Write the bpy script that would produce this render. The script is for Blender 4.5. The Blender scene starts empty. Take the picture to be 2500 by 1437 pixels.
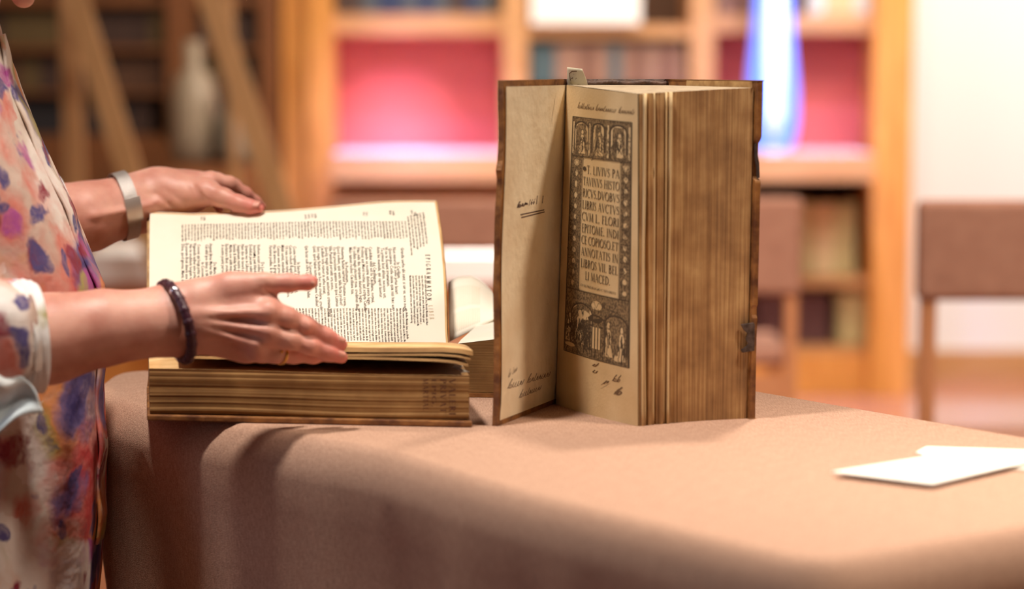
import bpy, bmesh, math, random
import numpy as np
from mathutils import Vector, Matrix, noise
sc = bpy.context.scene
C = sc.collection
# ---------------- camera, world, exposure, lights ----------------
CZ = 1.228; ZT = 0.85; FPX = 6000.0
THETA = math.atan(568.5 / FPX)
cam_d = bpy.data.cameras.new('camera'); cam = bpy.data.objects.new('camera', cam_d); C.objects.link(cam)
cam.location = (0, 0, CZ); cam.rotation_euler = (math.pi / 2 - THETA, 0, 0)
cam_d.sensor_width = 36; cam_d.lens = FPX / 2500 * 36
cam_d.dof.use_dof = True; cam_d.dof.focus_distance = 2.73; cam_d.dof.aperture_fstop = 2.5
cam_d.clip_start = 0.05
sc.camera = cam
sc.view_settings.view_transform = 'Standard'; sc.view_settings.look = 'None'
sc.view_settings.exposure = 0.0; sc.view_settings.gamma = 1.0
sc.view_settings.use_curve_mapping = False
w = bpy.data.worlds.new('room_ambience'); sc.world = w; w.use_nodes = True
w.node_tree.nodes['Background'].inputs[0].default_value = (1.0, 0.86, 0.72, 1)
w.node_tree.nodes['Background'].inputs[1].default_value = 0.05
def area(name, loc, target, size, power, color, shape='DISK', spread=180):
    l = bpy.data.lights.new(name, 'AREA'); l.shape = shape; l.size = size; l.energy = power; l.color = color
    l.spread = math.radians(spread)
    o = bpy.data.objects.new(name, l); C.objects.link(o); o.location = loc
    d = Vector(target) - Vector(loc); o.rotation_euler = d.to_track_quat('-Z', 'Y').to_euler()
    return o
area('ceiling_spot_light', (0.60, 3.45, 3.1), (0.62, 2.0, 0.85), 0.2, 6.5, (1.0, 0.86, 0.72), spread=50)
area('ceiling_spot_light', (-0.45, 2.15, 3.1), (-0.3, 2.7, 0.9), 0.2, 10.8, (1.0, 0.90, 0.81), spread=80)
area('ceiling_spot_light', (1.3, 1.9, 3.1), (0.8, 2.0, 0.85), 0.3, 14, (1.0, 0.83, 0.68), spread=80)
area('window_light', (-3.4, 0.9, 1.7), (-0.5, 2.4, 0.6), 1.2, 15, (0.72, 0.78, 1.0))
area('background_fill_light', (1.8, 7.6, 3.3), (1.8, 9.5, 0.9), 1.6, 150, (1.0, 0.93, 0.84))  # unseen lamp added to brighten the white wall and right bays
area('background_fill_light', (-0.2, 7.6, 3.3), (-0.0, 9.3, 1.0), 1.0, 58, (1.0, 0.86, 0.7))  # added lamp, source unseen, for the left and middle bays
area('background_fill_light', (3.4, 7.9, 3.3), (3.6, 9.6, 0.9), 1.2, 70, (0.97, 0.96, 1.0))  # added lamp, source unseen, keeps the white wall bright
area('background_fill_light', (0.1, 7.3, 3.3), (0.0, 7.7, 0.7), 0.5, 22, (1.0, 0.96, 0.92), spread=50)  # added above the white runner to brighten it, no fixture
area('background_fill_light', (-1.1, 5.4, 3.3), (-1.1, 7.4, 0.6), 0.5, 15, (1.0, 0.85, 0.68))  # added to lift the dim ladder, no fixture
area('background_fill_light', (1.3, 3.3, 3.3), (1.3, 5.2, 0.8), 0.4, 26, (1.0, 0.88, 0.78), spread=90)  # added to brighten the right-hand chair, source unseen
area('background_fill_light', (0.3, 4.6, 3.3), (0.3, 6.4, 0.8), 0.4, 20, (1.0, 0.88, 0.82), spread=90)  # added to brighten the two chairs further back, source unseen
area('violet_spot_light', (-.43, 7.7, 2.3), (-.44, 9.25, .93), 0.05, 0.7, (0.75, 0.5, 1.0), spread=15)  # added spot without fixture, lays the pink glow on the left red board
area('violet_spot_light', (-0.45, 8.3, 2.6), (-0.35, 8.75, 0.85), 0.12, 12.0, (0.45, 0.38, 1.0), spread=40)
area('violet_spot_light', (1.05, 8.2, 2.6), (1.0, 8.75, 0.8), 0.15, 9.0, (0.45, 0.42, 1.0), spread=50)
# ---------------- pixel helpers (rays of the photograph) ----------------
_F = np.array([0, math.cos(THETA), -math.sin(THETA)]); _U = np.array([0, math.sin(THETA), math.cos(THETA)]); _R = np.array([1., 0, 0])
CAM = np.array([0, 0, CZ])
def ray(px, py): return _F + (px - 1250) / FPX * _R - (py - 718.5) / FPX * _U
def W(px, py, Y):
    d = ray(px, py); return CAM + d * (Y / d[1])
def T(px, py, z=ZT):
    d = ray(px, py); return CAM + d * ((z - CZ) / d[2])
def project(p):
    q = np.asarray(p) - CAM; f = q @ _F
    return np.array([1250 + FPX * (q @ _R) / f, 718.5 - FPX * (q @ _U) / f])
def invert(fn, px, py, g=(0.5, 0.5)):
    u = np.array(g, float); t = np.array([px, py], float)
    for _ in range(14):
        r = project(fn(*u)) - t
        J = np.array([(project(fn(u[0] + 1e-4, u[1])) - project(fn(*u))) / 1e-4, (project(fn(u[0], u[1] + 1e-4)) - project(fn(*u))) / 1e-4]).T
        u = u - np.linalg.solve(J, r)
    return u
def lerp(a, b, t): return a + (b - a) * t
def pl(xs, ys, x): return float(np.interp(x, xs, ys))
# ---------------- object helpers ----------------
def tag(o, label=None, cat=None, group=None, kind=None):
    if label: o['label'] = label
    if cat: o['category'] = cat
    if group: o['group'] = group
    if kind: o['kind'] = kind
    return o
def thing(name, loc, label, cat, group=None):
    o = bpy.data.objects.new(name, None); C.objects.link(o); o.location = Vector([float(v) for v in loc]); o.empty_display_size = 0.02
    return tag(o, label, cat, group)
def origin_of(p):
    v = Vector((0, 0, 0))
    while p is not None: v += p.location; p = p.parent
    return v
def mesh_obj(name, verts, faces, mats, parent=None, midx=None, smooth=False, loc=None):
    base = origin_of(parent)
    l = Vector((0, 0, 0)) if loc is None else Vector([float(v) for v in loc]) - base
    off = np.array(base + l)
    me = bpy.data.meshes.new(name)
    V = np.asarray(verts, float).reshape(-1, 3) - off
    me.from_pydata(V.tolist(), [], [tuple(int(i) for i in f) for f in faces])
    for m in (mats if isinstance(mats, (list, tuple)) else [mats]): me.materials.append(m)
    if midx is not None: me.polygons.foreach_set('material_index', np.asarray(midx, dtype=np.int32))
    if smooth: me.polygons.foreach_set('use_smooth', [True] * len(me.polygons))
    me.update()
    o = bpy.data.objects.new(name, me); C.objects.link(o); o.location = l
    if parent is not None: o.parent = parent
    return o
def bevel(o, w, seg=2):
    m = o.modifiers.new('bevel', 'BEVEL'); m.width = w; m.segments = seg; m.limit_method = 'ANGLE'; return o
class MB:
    def __init__(s): s.v = []; s.f = []; s.m = []
    def add(s, v, f, m=0):
        n = len(s.v); s.v += [tuple(float(c) for c in p) for p in v]; s.f += [tuple(i + n for i in q) for q in f]; s.m += [m] * len(f); return s
    def hexa(s, b, t, m=0):   # bottom quad, top quad
        s.add(list(b) + list(t), [(3, 2, 1, 0), (4, 5, 6, 7), (0, 1, 5, 4), (1, 2, 6, 5), (2, 3, 7, 6), (3, 0, 4, 7)], m); return s
    def box(s, x0, x1, y0, y1, z0, z1, m=0):
        return s.hexa([(x0, y0, z0), (x1, y0, z0), (x1, y1, z0), (x0, y1, z0)], [(x0, y0, z1), (x1, y0, z1), (x1, y1, z1), (x0, y1, z1)], m)
    def bar(s, a, b, wx, wy, m=0):
        a = np.array(a, float); b = np.array(b, float)
        s.hexa([a + (-wx, -wy, 0), a + (wx, -wy, 0), a + (wx, wy, 0), a + (-wx, wy, 0)], [b + (-wx, -wy, 0), b + (wx, -wy, 0), b + (wx, wy, 0), b + (-wx, wy, 0)], m); return s
    def tube(s, pts, rad, n=12, m=0, closed=False, flat=None):
        pts = [np.array(p, float) for p in pts]; k = len(pts); rings = []
        up = np.array([0, 0, 1.0])
        for i, p in enumerate(pts):
            if closed: t = pts[(i + 1) % k] - pts[i - 1]
            else: t = pts[min(i + 1, k - 1)] - pts[max(i - 1, 0)]
            t = t / (np.linalg.norm(t) + 1e-12); a = np.cross(t, up)
            if np.linalg.norm(a) < 1e-3: a = np.cross(t, np.array([1.0, 0, 0]))
            a /= np.linalg.norm(a); b = np.cross(a, t)
            r = rad[i] if hasattr(rad, '__len__') else rad
            rings.append([p + r * (math.cos(q) * a + math.sin(q) * b * (flat or 1)) for q in np.linspace(0, 2 * math.pi, n, endpoint=False)])
        v = [q for r in rings for q in r]; f = []
        for i in range(k if closed else k - 1):
            j = (i + 1) % k
            for q in range(n): f.append((i * n + q, i * n + (q + 1) % n, j * n + (q + 1) % n, j * n + q))
        if not closed: f += [tuple(range(n))[::-1], tuple((k - 1) * n + q for q in range(n))]
        return s.add(v, f, m)
    def grid(s, fn, nu, nv, m=0, us=None, vs=None):
        us = np.linspace(0, 1, nu) if us is None else us; vs = np.linspace(0, 1, nv) if vs is None else vs
        v = [fn(a, b) for b in vs for a in us]; n = len(us)
        f = [(j * n + i, j * n + i + 1, (j + 1) * n + i + 1, (j + 1) * n + i) for j in range(len(vs) - 1) for i in range(n - 1)]
        return s.add(v, f, m)
    def build(s, name, mats, parent=None, smooth=False, loc=None):
        return mesh_obj(name, s.v, s.f, mats, parent, s.m, smooth, loc)
# ---------------- materials ----------------
def srgb(r, g, b):
    f = lambda c: (c / 255 / 12.92) if c / 255 <= .04045 else ((c / 255 + .055) / 1.055) ** 2.4
    return (f(r), f(g), f(b), 1)
def new_mat(name):
    m = bpy.data.materials.new(name); m.use_nodes = True; nt = m.node_tree
    return m, nt, nt.nodes['Principled BSDF']
def mat(name, col, rough=0.6, metal=0.0, var=0.0, scale=8.0, stretch=(1, 1, 1), col2=None, bump=0.0, bscale=None, emis=None, estr=0, sss=0, detail=4, coat=0, spec=None, ramp=(0.3, 0.7)):
    m, nt, b = new_mat(name); N = nt.nodes; L = nt.links
    b.inputs['Base Color'].default_value = col; b.inputs['Roughness'].default_value = rough; b.inputs['Metallic'].default_value = metal
    if spec is not None: b.inputs['Specular IOR Level'].default_value = spec
    if coat: b.inputs['Coat Weight'].default_value = coat; b.inputs['Coat Roughness'].default_value = 0.15
    if sss: b.inputs['Subsurface Weight'].default_value = sss; b.inputs['Subsurface Radius'].default_value = (1, .35, .2); b.inputs['Subsurface Scale'].default_value = 0.004
    if emis: b.inputs['Emission Color'].default_value = emis; b.inputs['Emission Strength'].default_value = estr
    if col2 or bump:
        tc = N.new('ShaderNodeTexCoord'); mp = N.new('ShaderNodeMapping'); mp.inputs['Scale'].default_value = stretch
        L.new(tc.outputs['Object'], mp.inputs['Vector'])
    if col2:
        nz = N.new('ShaderNodeTexNoise'); nz.inputs['Scale'].default_value = scale; nz.inputs['Detail'].default_value = detail
        L.new(mp.outputs[0], nz.inputs['Vector'])
        r = N.new('ShaderNodeValToRGB'); r.color_ramp.elements[0].color = col; r.color_ramp.elements[1].color = col2
        r.color_ramp.elements[0].position = ramp[0]; r.color_ramp.elements[1].position = ramp[1]
        L.new(nz.outputs['Fac'], r.inputs[0]); L.new(r.outputs[0], b.inputs['Base Color'])
    if bump:
        n2 = N.new('ShaderNodeTexNoise'); n2.inputs['Scale'].default_value = bscale or scale; n2.inputs['Detail'].default_value = 3
        L.new(mp.outputs[0], n2.inputs['Vector'])
        bp = N.new('ShaderNodeBump'); bp.inputs['Strength'].default_value = bump; bp.inputs['Distance'].default_value = 0.002
        L.new(n2.outputs['Fac'], bp.inputs['Height']); L.new(bp.outputs[0], b.inputs['Normal'])
    return m
M = {}
M['paper_bright'] = mat('cream_paper', srgb(242, 233, 212), .8, col2=srgb(248, 242, 226), scale=9)
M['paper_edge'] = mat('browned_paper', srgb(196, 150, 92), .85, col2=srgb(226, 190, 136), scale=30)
M['paper_old'] = mat('old_tan_paper', srgb(205, 176, 128), .85, col2=srgb(222, 196, 150), scale=14, bump=.15, bscale=300, ramp=(.35, .65))
M['pastedown'] = mat('stained_pastedown', srgb(224, 204, 168), .85, col2=srgb(240, 226, 194), scale=16, bump=.5, bscale=90, ramp=(.35, .65))
M['head_edge'] = mat('greyish_tan_head_edge', srgb(150, 132, 108), .9, col2=srgb(176, 158, 130), scale=60)  # greyer, darker tan for the upright book's top leaf edges
M['ink_title'] = mat('title_ink', srgb(84, 64, 42), .7)
M['ink'] = mat('black_ink', srgb(58, 46, 38), .7)
M['ink_soft'] = mat('faded_brown_ink', srgb(112, 84, 56), .7)
M['ink_red'] = mat('rust_ink', srgb(78, 36, 20), .8)
M['tone'] = mat('engraving_midtone', srgb(96, 78, 54), .8, col2=srgb(152, 126, 88), scale=420, detail=2, ramp=(.42, .58))
M['leather'] = mat('brown_leather', srgb(92, 52, 26), .5, col2=srgb(164, 112, 58), scale=60, bump=.4, bscale=200)
M['leather_dark'] = mat('dark_leather', srgb(52, 32, 24), .6, col2=srgb(92, 62, 44), scale=90, bump=.6, bscale=250)
M['parchment'] = mat('worn_tan_parchment', srgb(150, 108, 60), .6, col2=srgb(206, 168, 112), scale=70, bump=.3, bscale=200)
M['metal_dark'] = mat('dark_old_metal', srgb(70, 58, 54), .45, .7, col2=srgb(110, 96, 90), scale=200)
def fore(name, stretch, cols, sc2=1.0):
    m, nt, b = new_mat(name); N = nt.nodes; L = nt.links; b.inputs['Roughness'].default_value = .8
    tc = N.new('ShaderNodeTexCoord')
    mp = N.new('ShaderNodeMapping'); mp.inputs['Scale'].default_value = stretch; L.new(tc.outputs['Object'], mp.inputs[0])
    n1 = N.new('ShaderNodeTexNoise'); n1.inputs['Scale'].default_value = 1.0; n1.inputs['Detail'].default_value = 5; n1.inputs['Roughness'].default_value = .65; L.new(mp.outputs[0], n1.inputs[0])
    n2 = N.new('ShaderNodeTexNoise'); n2.inputs['Scale'].default_value = 22; n2.inputs['Detail'].default_value = 4; L.new(tc.outputs['Object'], n2.inputs[0])
    mx = N.new('ShaderNodeMath'); mx.operation = 'MULTIPLY_ADD'; mx.inputs[1].default_value = .5; L.new(n1.outputs['Fac'], mx.inputs[0])
    m3 = N.new('ShaderNodeMath'); m3.operation = 'MULTIPLY'; m3.inputs[1].default_value = .5; L.new(n2.outputs['Fac'], m3.inputs[0]); L.new(m3.outputs[0], mx.inputs[2])
    r = N.new('ShaderNodeValToRGB'); cr = r.color_ramp; cr.elements[0].position = .36; cr.elements[0].color = cols[0]; cr.elements[1].position = .64; cr.elements[1].color = cols[2]
    e = cr.elements.new(.5); e.color = cols[1]
    L.new(mx.outputs[0], r.inputs[0]); L.new(r.outputs[0], b.inputs['Base Color'])
    bp = N.new('ShaderNodeBump'); bp.inputs['Strength'].default_value = .35; bp.inputs['Distance'].default_value = .001
    L.new(n1.outputs['Fac'], bp.inputs['Height']); L.new(bp.outputs[0], b.inputs['Normal'])
    return m
M['fore_v'] = fore('upright_leaf_edges', (420, 420, 6), (srgb(128, 92, 56), srgb(166, 126, 80), srgb(206, 170, 116)))
M['fore_h'] = fore('flat_leaf_edges', (3, 3, 520), (srgb(122, 86, 44), srgb(144, 106, 58), srgb(172, 134, 80)))
# skin
def skin():
    m, nt, b = new_mat('skin'); N = nt.nodes; L = nt.links
    b.inputs['Roughness'].default_value = .48; b.inputs['Subsurface Weight'].default_value = .25
    b.inputs['Subsurface Radius'].default_value = (1, .35, .2); b.inputs['Subsurface Scale'].default_value = .004
    tc = N.new('ShaderNodeTexCoord')
    n1 = N.new('ShaderNodeTexNoise'); n1.inputs['Scale'].default_value = 28; n1.inputs['Detail'].default_value = 6; L.new(tc.outputs['Object'], n1.inputs[0])
    r = N.new('ShaderNodeValToRGB'); r.color_ramp.elements[0].position = .32; r.color_ramp.elements[1].position = .68
    r.color_ramp.elements[0].color = srgb(204, 140, 122); r.color_ramp.elements[1].color = srgb(228, 174, 154)
    L.new(n1.outputs['Fac'], r.inputs[0])
    at = N.new('ShaderNodeAttribute'); at.attribute_name = 'redness'
    mx = N.new('ShaderNodeMixRGB'); mx.inputs['Color2'].default_value = srgb(222, 118, 110); L.new(at.outputs['Fac'], mx.inputs['Fac']); L.new(r.outputs[0], mx.inputs['Color1'])
    L.new(mx.outputs[0], b.inputs['Base Color'])
    n2 = N.new('ShaderNodeTexNoise'); n2.inputs['Scale'].default_value = 260; n2.inputs['Detail'].default_value = 4; L.new(tc.outputs['Object'], n2.inputs[0])
    bp = N.new('ShaderNodeBump'); bp.inputs['Strength'].default_value = .22; bp.inputs['Distance'].default_value = .001
    L.new(n2.outputs['Fac'], bp.inputs['Height']); L.new(bp.outputs[0], b.inputs['Normal'])
    return m
M['skin'] = skin()
M['nail'] = mat('nail', srgb(216, 150, 132), .4, sss=.1)
def floral(name, cream, seed=0, dens=.72):
    m, nt, b = new_mat(name); N = nt.nodes; L = nt.links; b.inputs['Roughness'].default_value = .75
    tc = N.new('ShaderNodeTexCoord')
    mp = N.new('ShaderNodeMapping'); mp.inputs['Location'].default_value = (seed, seed * 1.7, 0); L.new(tc.outputs['Object'], mp.inputs[0])
    wn = N.new('ShaderNodeTexNoise'); wn.inputs['Scale'].default_value = 14; wn.inputs['Detail'].default_value = 4; L.new(mp.outputs[0], wn.inputs[0])
    va = N.new('ShaderNodeVectorMath'); va.operation = 'MULTIPLY_ADD'; va.inputs[1].default_value = (.11, .11, .11); L.new(wn.outputs['Color'], va.inputs[0]); L.new(mp.outputs[0], va.inputs[2])
    prev = None; base = N.new('ShaderNodeRGB'); base.outputs[0].default_value = cream; prev = base.outputs[0]
    layers = [(6, srgb(206, 176, 160), .55, .1, 0), (7, srgb(236, 228, 222), .5, .08, 3.1), (8, srgb(216, 122, 106), .60, .08, 7.7), (8, srgb(196, 66, 66), .36, .08, 7.7), (10, srgb(224, 146, 84), .38, .07, 12.3), (10, srgb(112, 98, 150), .38, .07, 17.9), (10, srgb(66, 54, 112), .24, .07, 17.9), (13, srgb(176, 84, 150), .27, .06, 22.1), (12, srgb(170, 156, 84), .25, .06, 28.4), (7, srgb(236, 224, 214), .50, .06, 36.0), (15, srgb(146, 44, 62), .30, .05, 33.0), (20, srgb(88, 78, 130), .28, .05, 41.0)]
    for s, c, th, sf, off in layers:
        m2 = N.new('ShaderNodeMapping'); m2.inputs['Location'].default_value = (off, off * .7, off * .3); L.new(va.outputs[0], m2.inputs[0])
        v = N.new('ShaderNodeTexVoronoi'); v.inputs['Scale'].default_value = s; L.new(m2.outputs[0], v.inputs['Vector'])
        # a random half of the cells carries a petal blotch
        sep = N.new('ShaderNodeSeparateColor'); L.new(v.outputs['Color'], sep.inputs[0])
        gt = N.new('ShaderNodeMath'); gt.operation = 'GREATER_THAN'; gt.inputs[1].default_value = 1 - dens; L.new(sep.outputs[0], gt.inputs[0])
        mr = N.new('ShaderNodeMapRange'); mr.inputs['From Min'].default_value = th + sf; mr.inputs['From Max'].default_value = th - sf
        L.new(v.outputs['Distance'], mr.inputs['Value'])
        mu = N.new('ShaderNodeMath'); mu.operation = 'MULTIPLY'; L.new(mr.outputs[0], mu.inputs[0]); L.new(gt.outputs[0], mu.inputs[1])
        # petal shading lines
        n3 = N.new('ShaderNodeTexNoise'); n3.inputs['Scale'].default_value = s * 5; n3.inputs['Detail'].default_value = 3; L.new(va.outputs[0], n3.inputs[0])
        mr2 = N.new('ShaderNodeMapRange'); mr2.inputs['From Min'].default_value = .3; mr2.inputs['From Max'].default_value = .6; mr2.inputs['To Min'].default_value = .62; L.new(n3.outputs['Fac'], mr2.inputs['Value'])
        mu2 = N.new('ShaderNodeMath'); mu2.operation = 'MULTIPLY'; L.new(mu.outputs[0], mu2.inputs[0]); L.new(mr2.outputs[0], mu2.inputs[1])
        mx = N.new('ShaderNodeMixRGB'); mx.inputs['Color2'].default_value = c; L.new(mu2.outputs[0], mx.inputs['Fac']); L.new(prev, mx.inputs['Color1']); prev = mx.outputs[0]
    L.new(prev, b.inputs['Base Color'])
    n4 = N.new('ShaderNodeTexNoise'); n4.inputs['Scale'].default_value = 30; n4.inputs['Detail'].default_value = 3; L.new(tc.outputs['Object'], n4.inputs[0])
    bp = N.new('ShaderNodeBump'); bp.inputs['Strength'].default_value = .5; bp.inputs['Distance'].default_value = .006; L.new(n4.outputs['Fac'], bp.inputs['Height']); L.new(bp.outputs[0], b.inputs['Normal'])
    return m
M['floral'] = floral('floral_print_cotton', srgb(222, 206, 190))
M['cuff'] = floral('pale_cuff_cotton', srgb(244, 242, 240), 5.0, .13)
M['pale_blue'] = mat('pale_blue_cotton', srgb(206, 226, 236), .75, col2=srgb(244, 244, 240), scale=20)
M['trousers'] = mat('brown_trouser_cloth', srgb(88, 60, 44), .8)
M['hair'] = mat('brown_hair', srgb(92, 62, 40), .5, col2=srgb(150, 112, 76), scale=8, stretch=(30, 30, 2))
M['shoe'] = mat('dark_shoe_leather', srgb(50, 36, 30), .45)
M['steel'] = mat('brushed_steel_mesh', srgb(176, 170, 164), .45, .7, col2=srgb(200, 194, 188), scale=900, bump=.4, bscale=900)
M['steel_smooth'] = mat('polished_steel', srgb(206, 194, 186), .38, .75)
M['bead'] = mat('dark_plum_bead', srgb(62, 20, 38), .42, coat=.15)
M['silver'] = mat('silver_bead', srgb(210, 210, 220), .2, 1.0)
M['gold'] = mat('gold', srgb(226, 176, 96), .2, 1.0)
def cloth():
    m, nt, b = new_mat('taupe_linen'); N = nt.nodes; L = nt.links; b.inputs['Roughness'].default_value = .85
    
    tc = N.new('ShaderNodeTexCoord'); fs = []
    for st in ((900, 900, 60), (60, 900, 900), (900, 60, 900)):
        mp = N.new('ShaderNodeMapping'); mp.inputs['Scale'].default_value = st; mp.inputs['Rotation'].default_value = (0, 0, .3); L.new(tc.outputs['Object'], mp.inputs[0])
        n = N.new('ShaderNodeTexNoise'); n.inputs['Scale'].default_value = 1; n.inputs['Detail'].default_value = 2; L.new(mp.outputs[0], n.inputs[0]); fs.append(n.outputs['Fac'])
    a = N.new('ShaderNodeMath'); L.new(fs[0], a.inputs[0]); L.new(fs[1], a.inputs[1])
    a2 = N.new('ShaderNodeMath'); L.new(a.outputs[0], a2.inputs[0]); L.new(fs[2], a2.inputs[1])
    mr = N.new('ShaderNodeMapRange'); mr.inputs['From Min'].default_value = 1.1; mr.inputs['From Max'].default_value = 1.9; L.new(a2.outputs[0], mr.inputs[0])
    r = N.new('ShaderNodeValToRGB'); r.color_ramp.elements[0].color = srgb(156, 119, 98); r.color_ramp.elements[1].color = srgb(204, 167, 142)
    L.new(mr.outputs[0], r.inputs[0]); L.new(r.outputs[0], b.inputs['Base Color'])
    bp = N.new('ShaderNodeBump'); bp.inputs['Strength'].default_value = .35; bp.inputs['Distance'].default_value = .001; L.new(mr.outputs[0], bp.inputs['Height']); L.new(bp.outputs[0], b.inputs['Normal'])
    return m
M['cloth'] = cloth()
M['card'] = mat('white_card', srgb(250, 248, 240), .7)
M['wood'] = mat('orange_varnished_wood', srgb(196, 128, 58), .4, col2=srgb(224, 158, 80), scale=3, stretch=(14, 14, 1.5), bump=.05)
M['wood_shelf'] = mat('tan_shelf_wood', srgb(186, 132, 82), .5, col2=srgb(204, 156, 104), scale=3, stretch=(1.5, 14, 14))
M['wood_dark'] = mat('dark_bookcase_wood', srgb(104, 60, 24), .5, col2=srgb(128, 76, 32), scale=3, stretch=(14, 14, 1.5))
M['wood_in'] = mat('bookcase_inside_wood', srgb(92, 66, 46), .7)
M['wood_ladder'] = mat('pale_ladder_wood', srgb(172, 128, 78), .55, col2=srgb(186, 142, 92), scale=5, stretch=(10, 10, 1))
M['red'] = mat('red_felt', srgb(194, 88, 84), .8, col2=srgb(202, 96, 88), scale=4)
M['white'] = mat('white_wall_paint', srgb(236, 234, 230), .8)
M['white_cloth'] = mat('white_table_linen', srgb(236, 230, 222), .8)
M['ledge'] = mat('pale_ledge_laminate', srgb(222, 204, 190), .4)
M['floor'] = mat('polished_reddish_floor', srgb(160, 106, 80), .1, col2=srgb(178, 124, 96), scale=3, stretch=(1, 6, 1))
M['ceiling'] = mat('ceiling_paint', srgb(140, 118, 98), .9)
M['wall_side'] = mat('brown_side_wall_panelling', srgb(120, 86, 60), .6)
M['chair_cloth'] = mat('brown_chair_upholstery', srgb(164, 114, 90), .8, col2=srgb(178, 128, 102), scale=30)
M['chair_wood'] = mat('beech_chair_wood', srgb(206, 142, 96), .45)
def bookmat(i, c): return mat('book_cloth', srgb(*c), .7, col2=srgb(*[min(255, int(v * 1.2) + 6) for v in c]), scale=25)
M['blue_glow'] = mat('glowing_blue_glass', srgb(90, 140, 255), .2, emis=srgb(104, 136, 250), estr=.95)
M['blue_core'] = mat('pale_blue_lamp_core', srgb(210, 225, 255), .3, emis=srgb(176, 196, 255), estr=.95)
# ---------------- the room ----------------
YB = 9.6
def X(px, d): return (px - 1250) * d / FPX * 1.0055
def Z(py, d): return float(W(1250, py, d)[2])
def structure(name, x0, x1, y0, y1, z0, z1, m):
    return tag(MB().box(x0, x1, y0, y1, z0, z1).build(name, m), kind='structure')
structure('floor', -4.2, 5.2, -1.5, YB, -.1, 0, M['floor'])
structure('wall_back', -4.2, 5.2, YB, YB + .15, 0, 3.4, M['white'])
structure('wall_left', -4.35, -4.2, -1.5, YB + .15, 0, 3.4, M['wall_side'])
structure('wall_right', 5.2, 5.35, -1.5, YB + .15, 0, 3.4, M['wall_side'])
structure('ceiling', -4.35, 5.35, -1.5, YB + .15, 3.4, 3.5, M['ceiling'])
structure('baseboard_back', X(2222, 9.3) + .03, 5.2, YB - .025, YB, 0, .1, M['wood_shelf'])
# ---------------- light bookcase with display bays ----------------
YF = 9.05; YR = 9.58
bc = thing('bookcase', (X(1460, YF), YF, 0), 'tall light wood bookcase along the back wall with two red display bays', 'bookcase')
TOP = 2.5
def upright(px0, px1, yf=YF, m=None):
    MB().box(X(px0, yf), X(px1, yf), yf, YR, 0, TOP).build('upright', m or M['wood'], bc)
upright(755, 818, YF - .02); upright(1228, 1288, m=M['wood_shelf']); upright(1682, 1740, m=M['wood_shelf']); upright(2126, 2220, YF - .06)
MB().box(X(694, YF), X(754, YF), YF + .03, YR, 0, TOP).build('side_panel', M['wood_dark' if 0 else 'wood'], bc)
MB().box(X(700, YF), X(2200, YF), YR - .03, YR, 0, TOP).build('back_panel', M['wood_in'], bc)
MB().box(X(700, YF), X(2200, YF), YF - .02, YR, TOP, TOP + .06).build('top_board', M['wood'], bc)
def shelf(px0, px1, y0, y1, yf=YF + .02, m=None):
    MB().box(X(px0, yf), X(px1, yf), yf, YR - .03, Z(y1, yf), Z(y0, yf)).build('shelf', m or M['wood_shelf'], bc)
shelf(818, 1228, 34, 84); shelf(1288, 1682, 60, 92); shelf(1740, 2126, 34, 80)
shelf(818, 1228, 455, 486); shelf(1288, 1682, 455, 486); shelf(1740, 2126, 412, 440)
shelf(818, 1228, 660, 690); shelf(1288, 1682, 660, 690); shelf(1740, 2126, 676, 700)
shelf(818, 2126, 846, 866)
MB().box(X(818, YF), X(2126, YF), YF - .01, YF + .04, 0, Z(866, YF)).build('plinth', M['wood'], bc)
for a, b in ((818, 1228), (1740, 2126)):
    MB().box(X(a, YF + .2), X(b, YF + .2), YF + .2, YF + .22, Z(405, YF + .2), Z(70, YF + .2)).build('display_board', M['red'], bc)['label'] = 'red felt display board'
MB().box(X(812, YF - .3), X(2126, YF - .3), YF - .32, YR - .03, Z(408, YF - .3) , Z(376, YF - .3)).build('ledge', M['ledge'], bc)['label'] = 'pale laminate ledge running under the display bays'
MB().box(X(812, YF - .3), X(2126, YF - .3), YF - .33, YF - .31, Z(440, YF - .3) , Z(376, YF - .3)).build('ledge_rail', M['wood_shelf'], bc)
tag(MB().box(X(1296, YF - .02), X(1560, YF - .02), YF - .02, YF - .015, Z(58, YF - .02), Z(-160, YF - .02)).build('paper_sign', M['card']), 'blank white sheet hanging in the middle bay of the light bookcase', 'sign')
# books: each its own thing, one per call
rng = random.Random(4)
book_src = {}
def book(x, yf, z, w, h, d, c, label, group):
    key = tuple(c)
    if key not in book_src: book_src[key] = bookmat(0, c)
    r = thing('book', (x + w / 2, yf + d / 2, z), label, 'book', group)
    t = .003
    MB().box(x, x + t, yf, yf + d, z, z + h).box(x + w - t, x + w, yf, yf + d, z, z + h).box(x + t, x + w - t, yf, yf + t, z, z + h).box(x + t, x + w - t, yf - .002, yf, z + h * .8, z + h * .84).build('cover', book_src[key], r)
    MB().box(x + t, x + w - t, yf + t, yf + d - .004, z + .004, z + h - .004).build('page_block', M['paper_edge'], r)
    return r
def row(px0, px1, ybot, ytop, yf, cols, place, wr=(.03, .05), d=.16, hj=.06, fr=YF, zb=None):
    x = X(px0, fr) + .006; xe = X(px1, fr) - .006; z = zb if zb else Z(ybot, fr + .02) + .001; H = Z(ytop, yf) - z
    items = []
    while True:
        w_ = rng.uniform(*wr)
        if x + w_ > xe: break
        items.append((x, w_, H * (1 - rng.random() * hj), cols[int(rng.random() * len(cols))])); x += w_ + .001
    n = len(items)
    for i, (x, w_, h, c) in enumerate(items):
        book(x, yf, z, w_, h, d, c[1:], f'{c[0]} book {place}', f'{c[0]} books {place}')
DK = [('dark blue', 40, 52, 80), ('dark brown', 62, 46, 40), ('slate grey', 72, 78, 84)]
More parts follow.
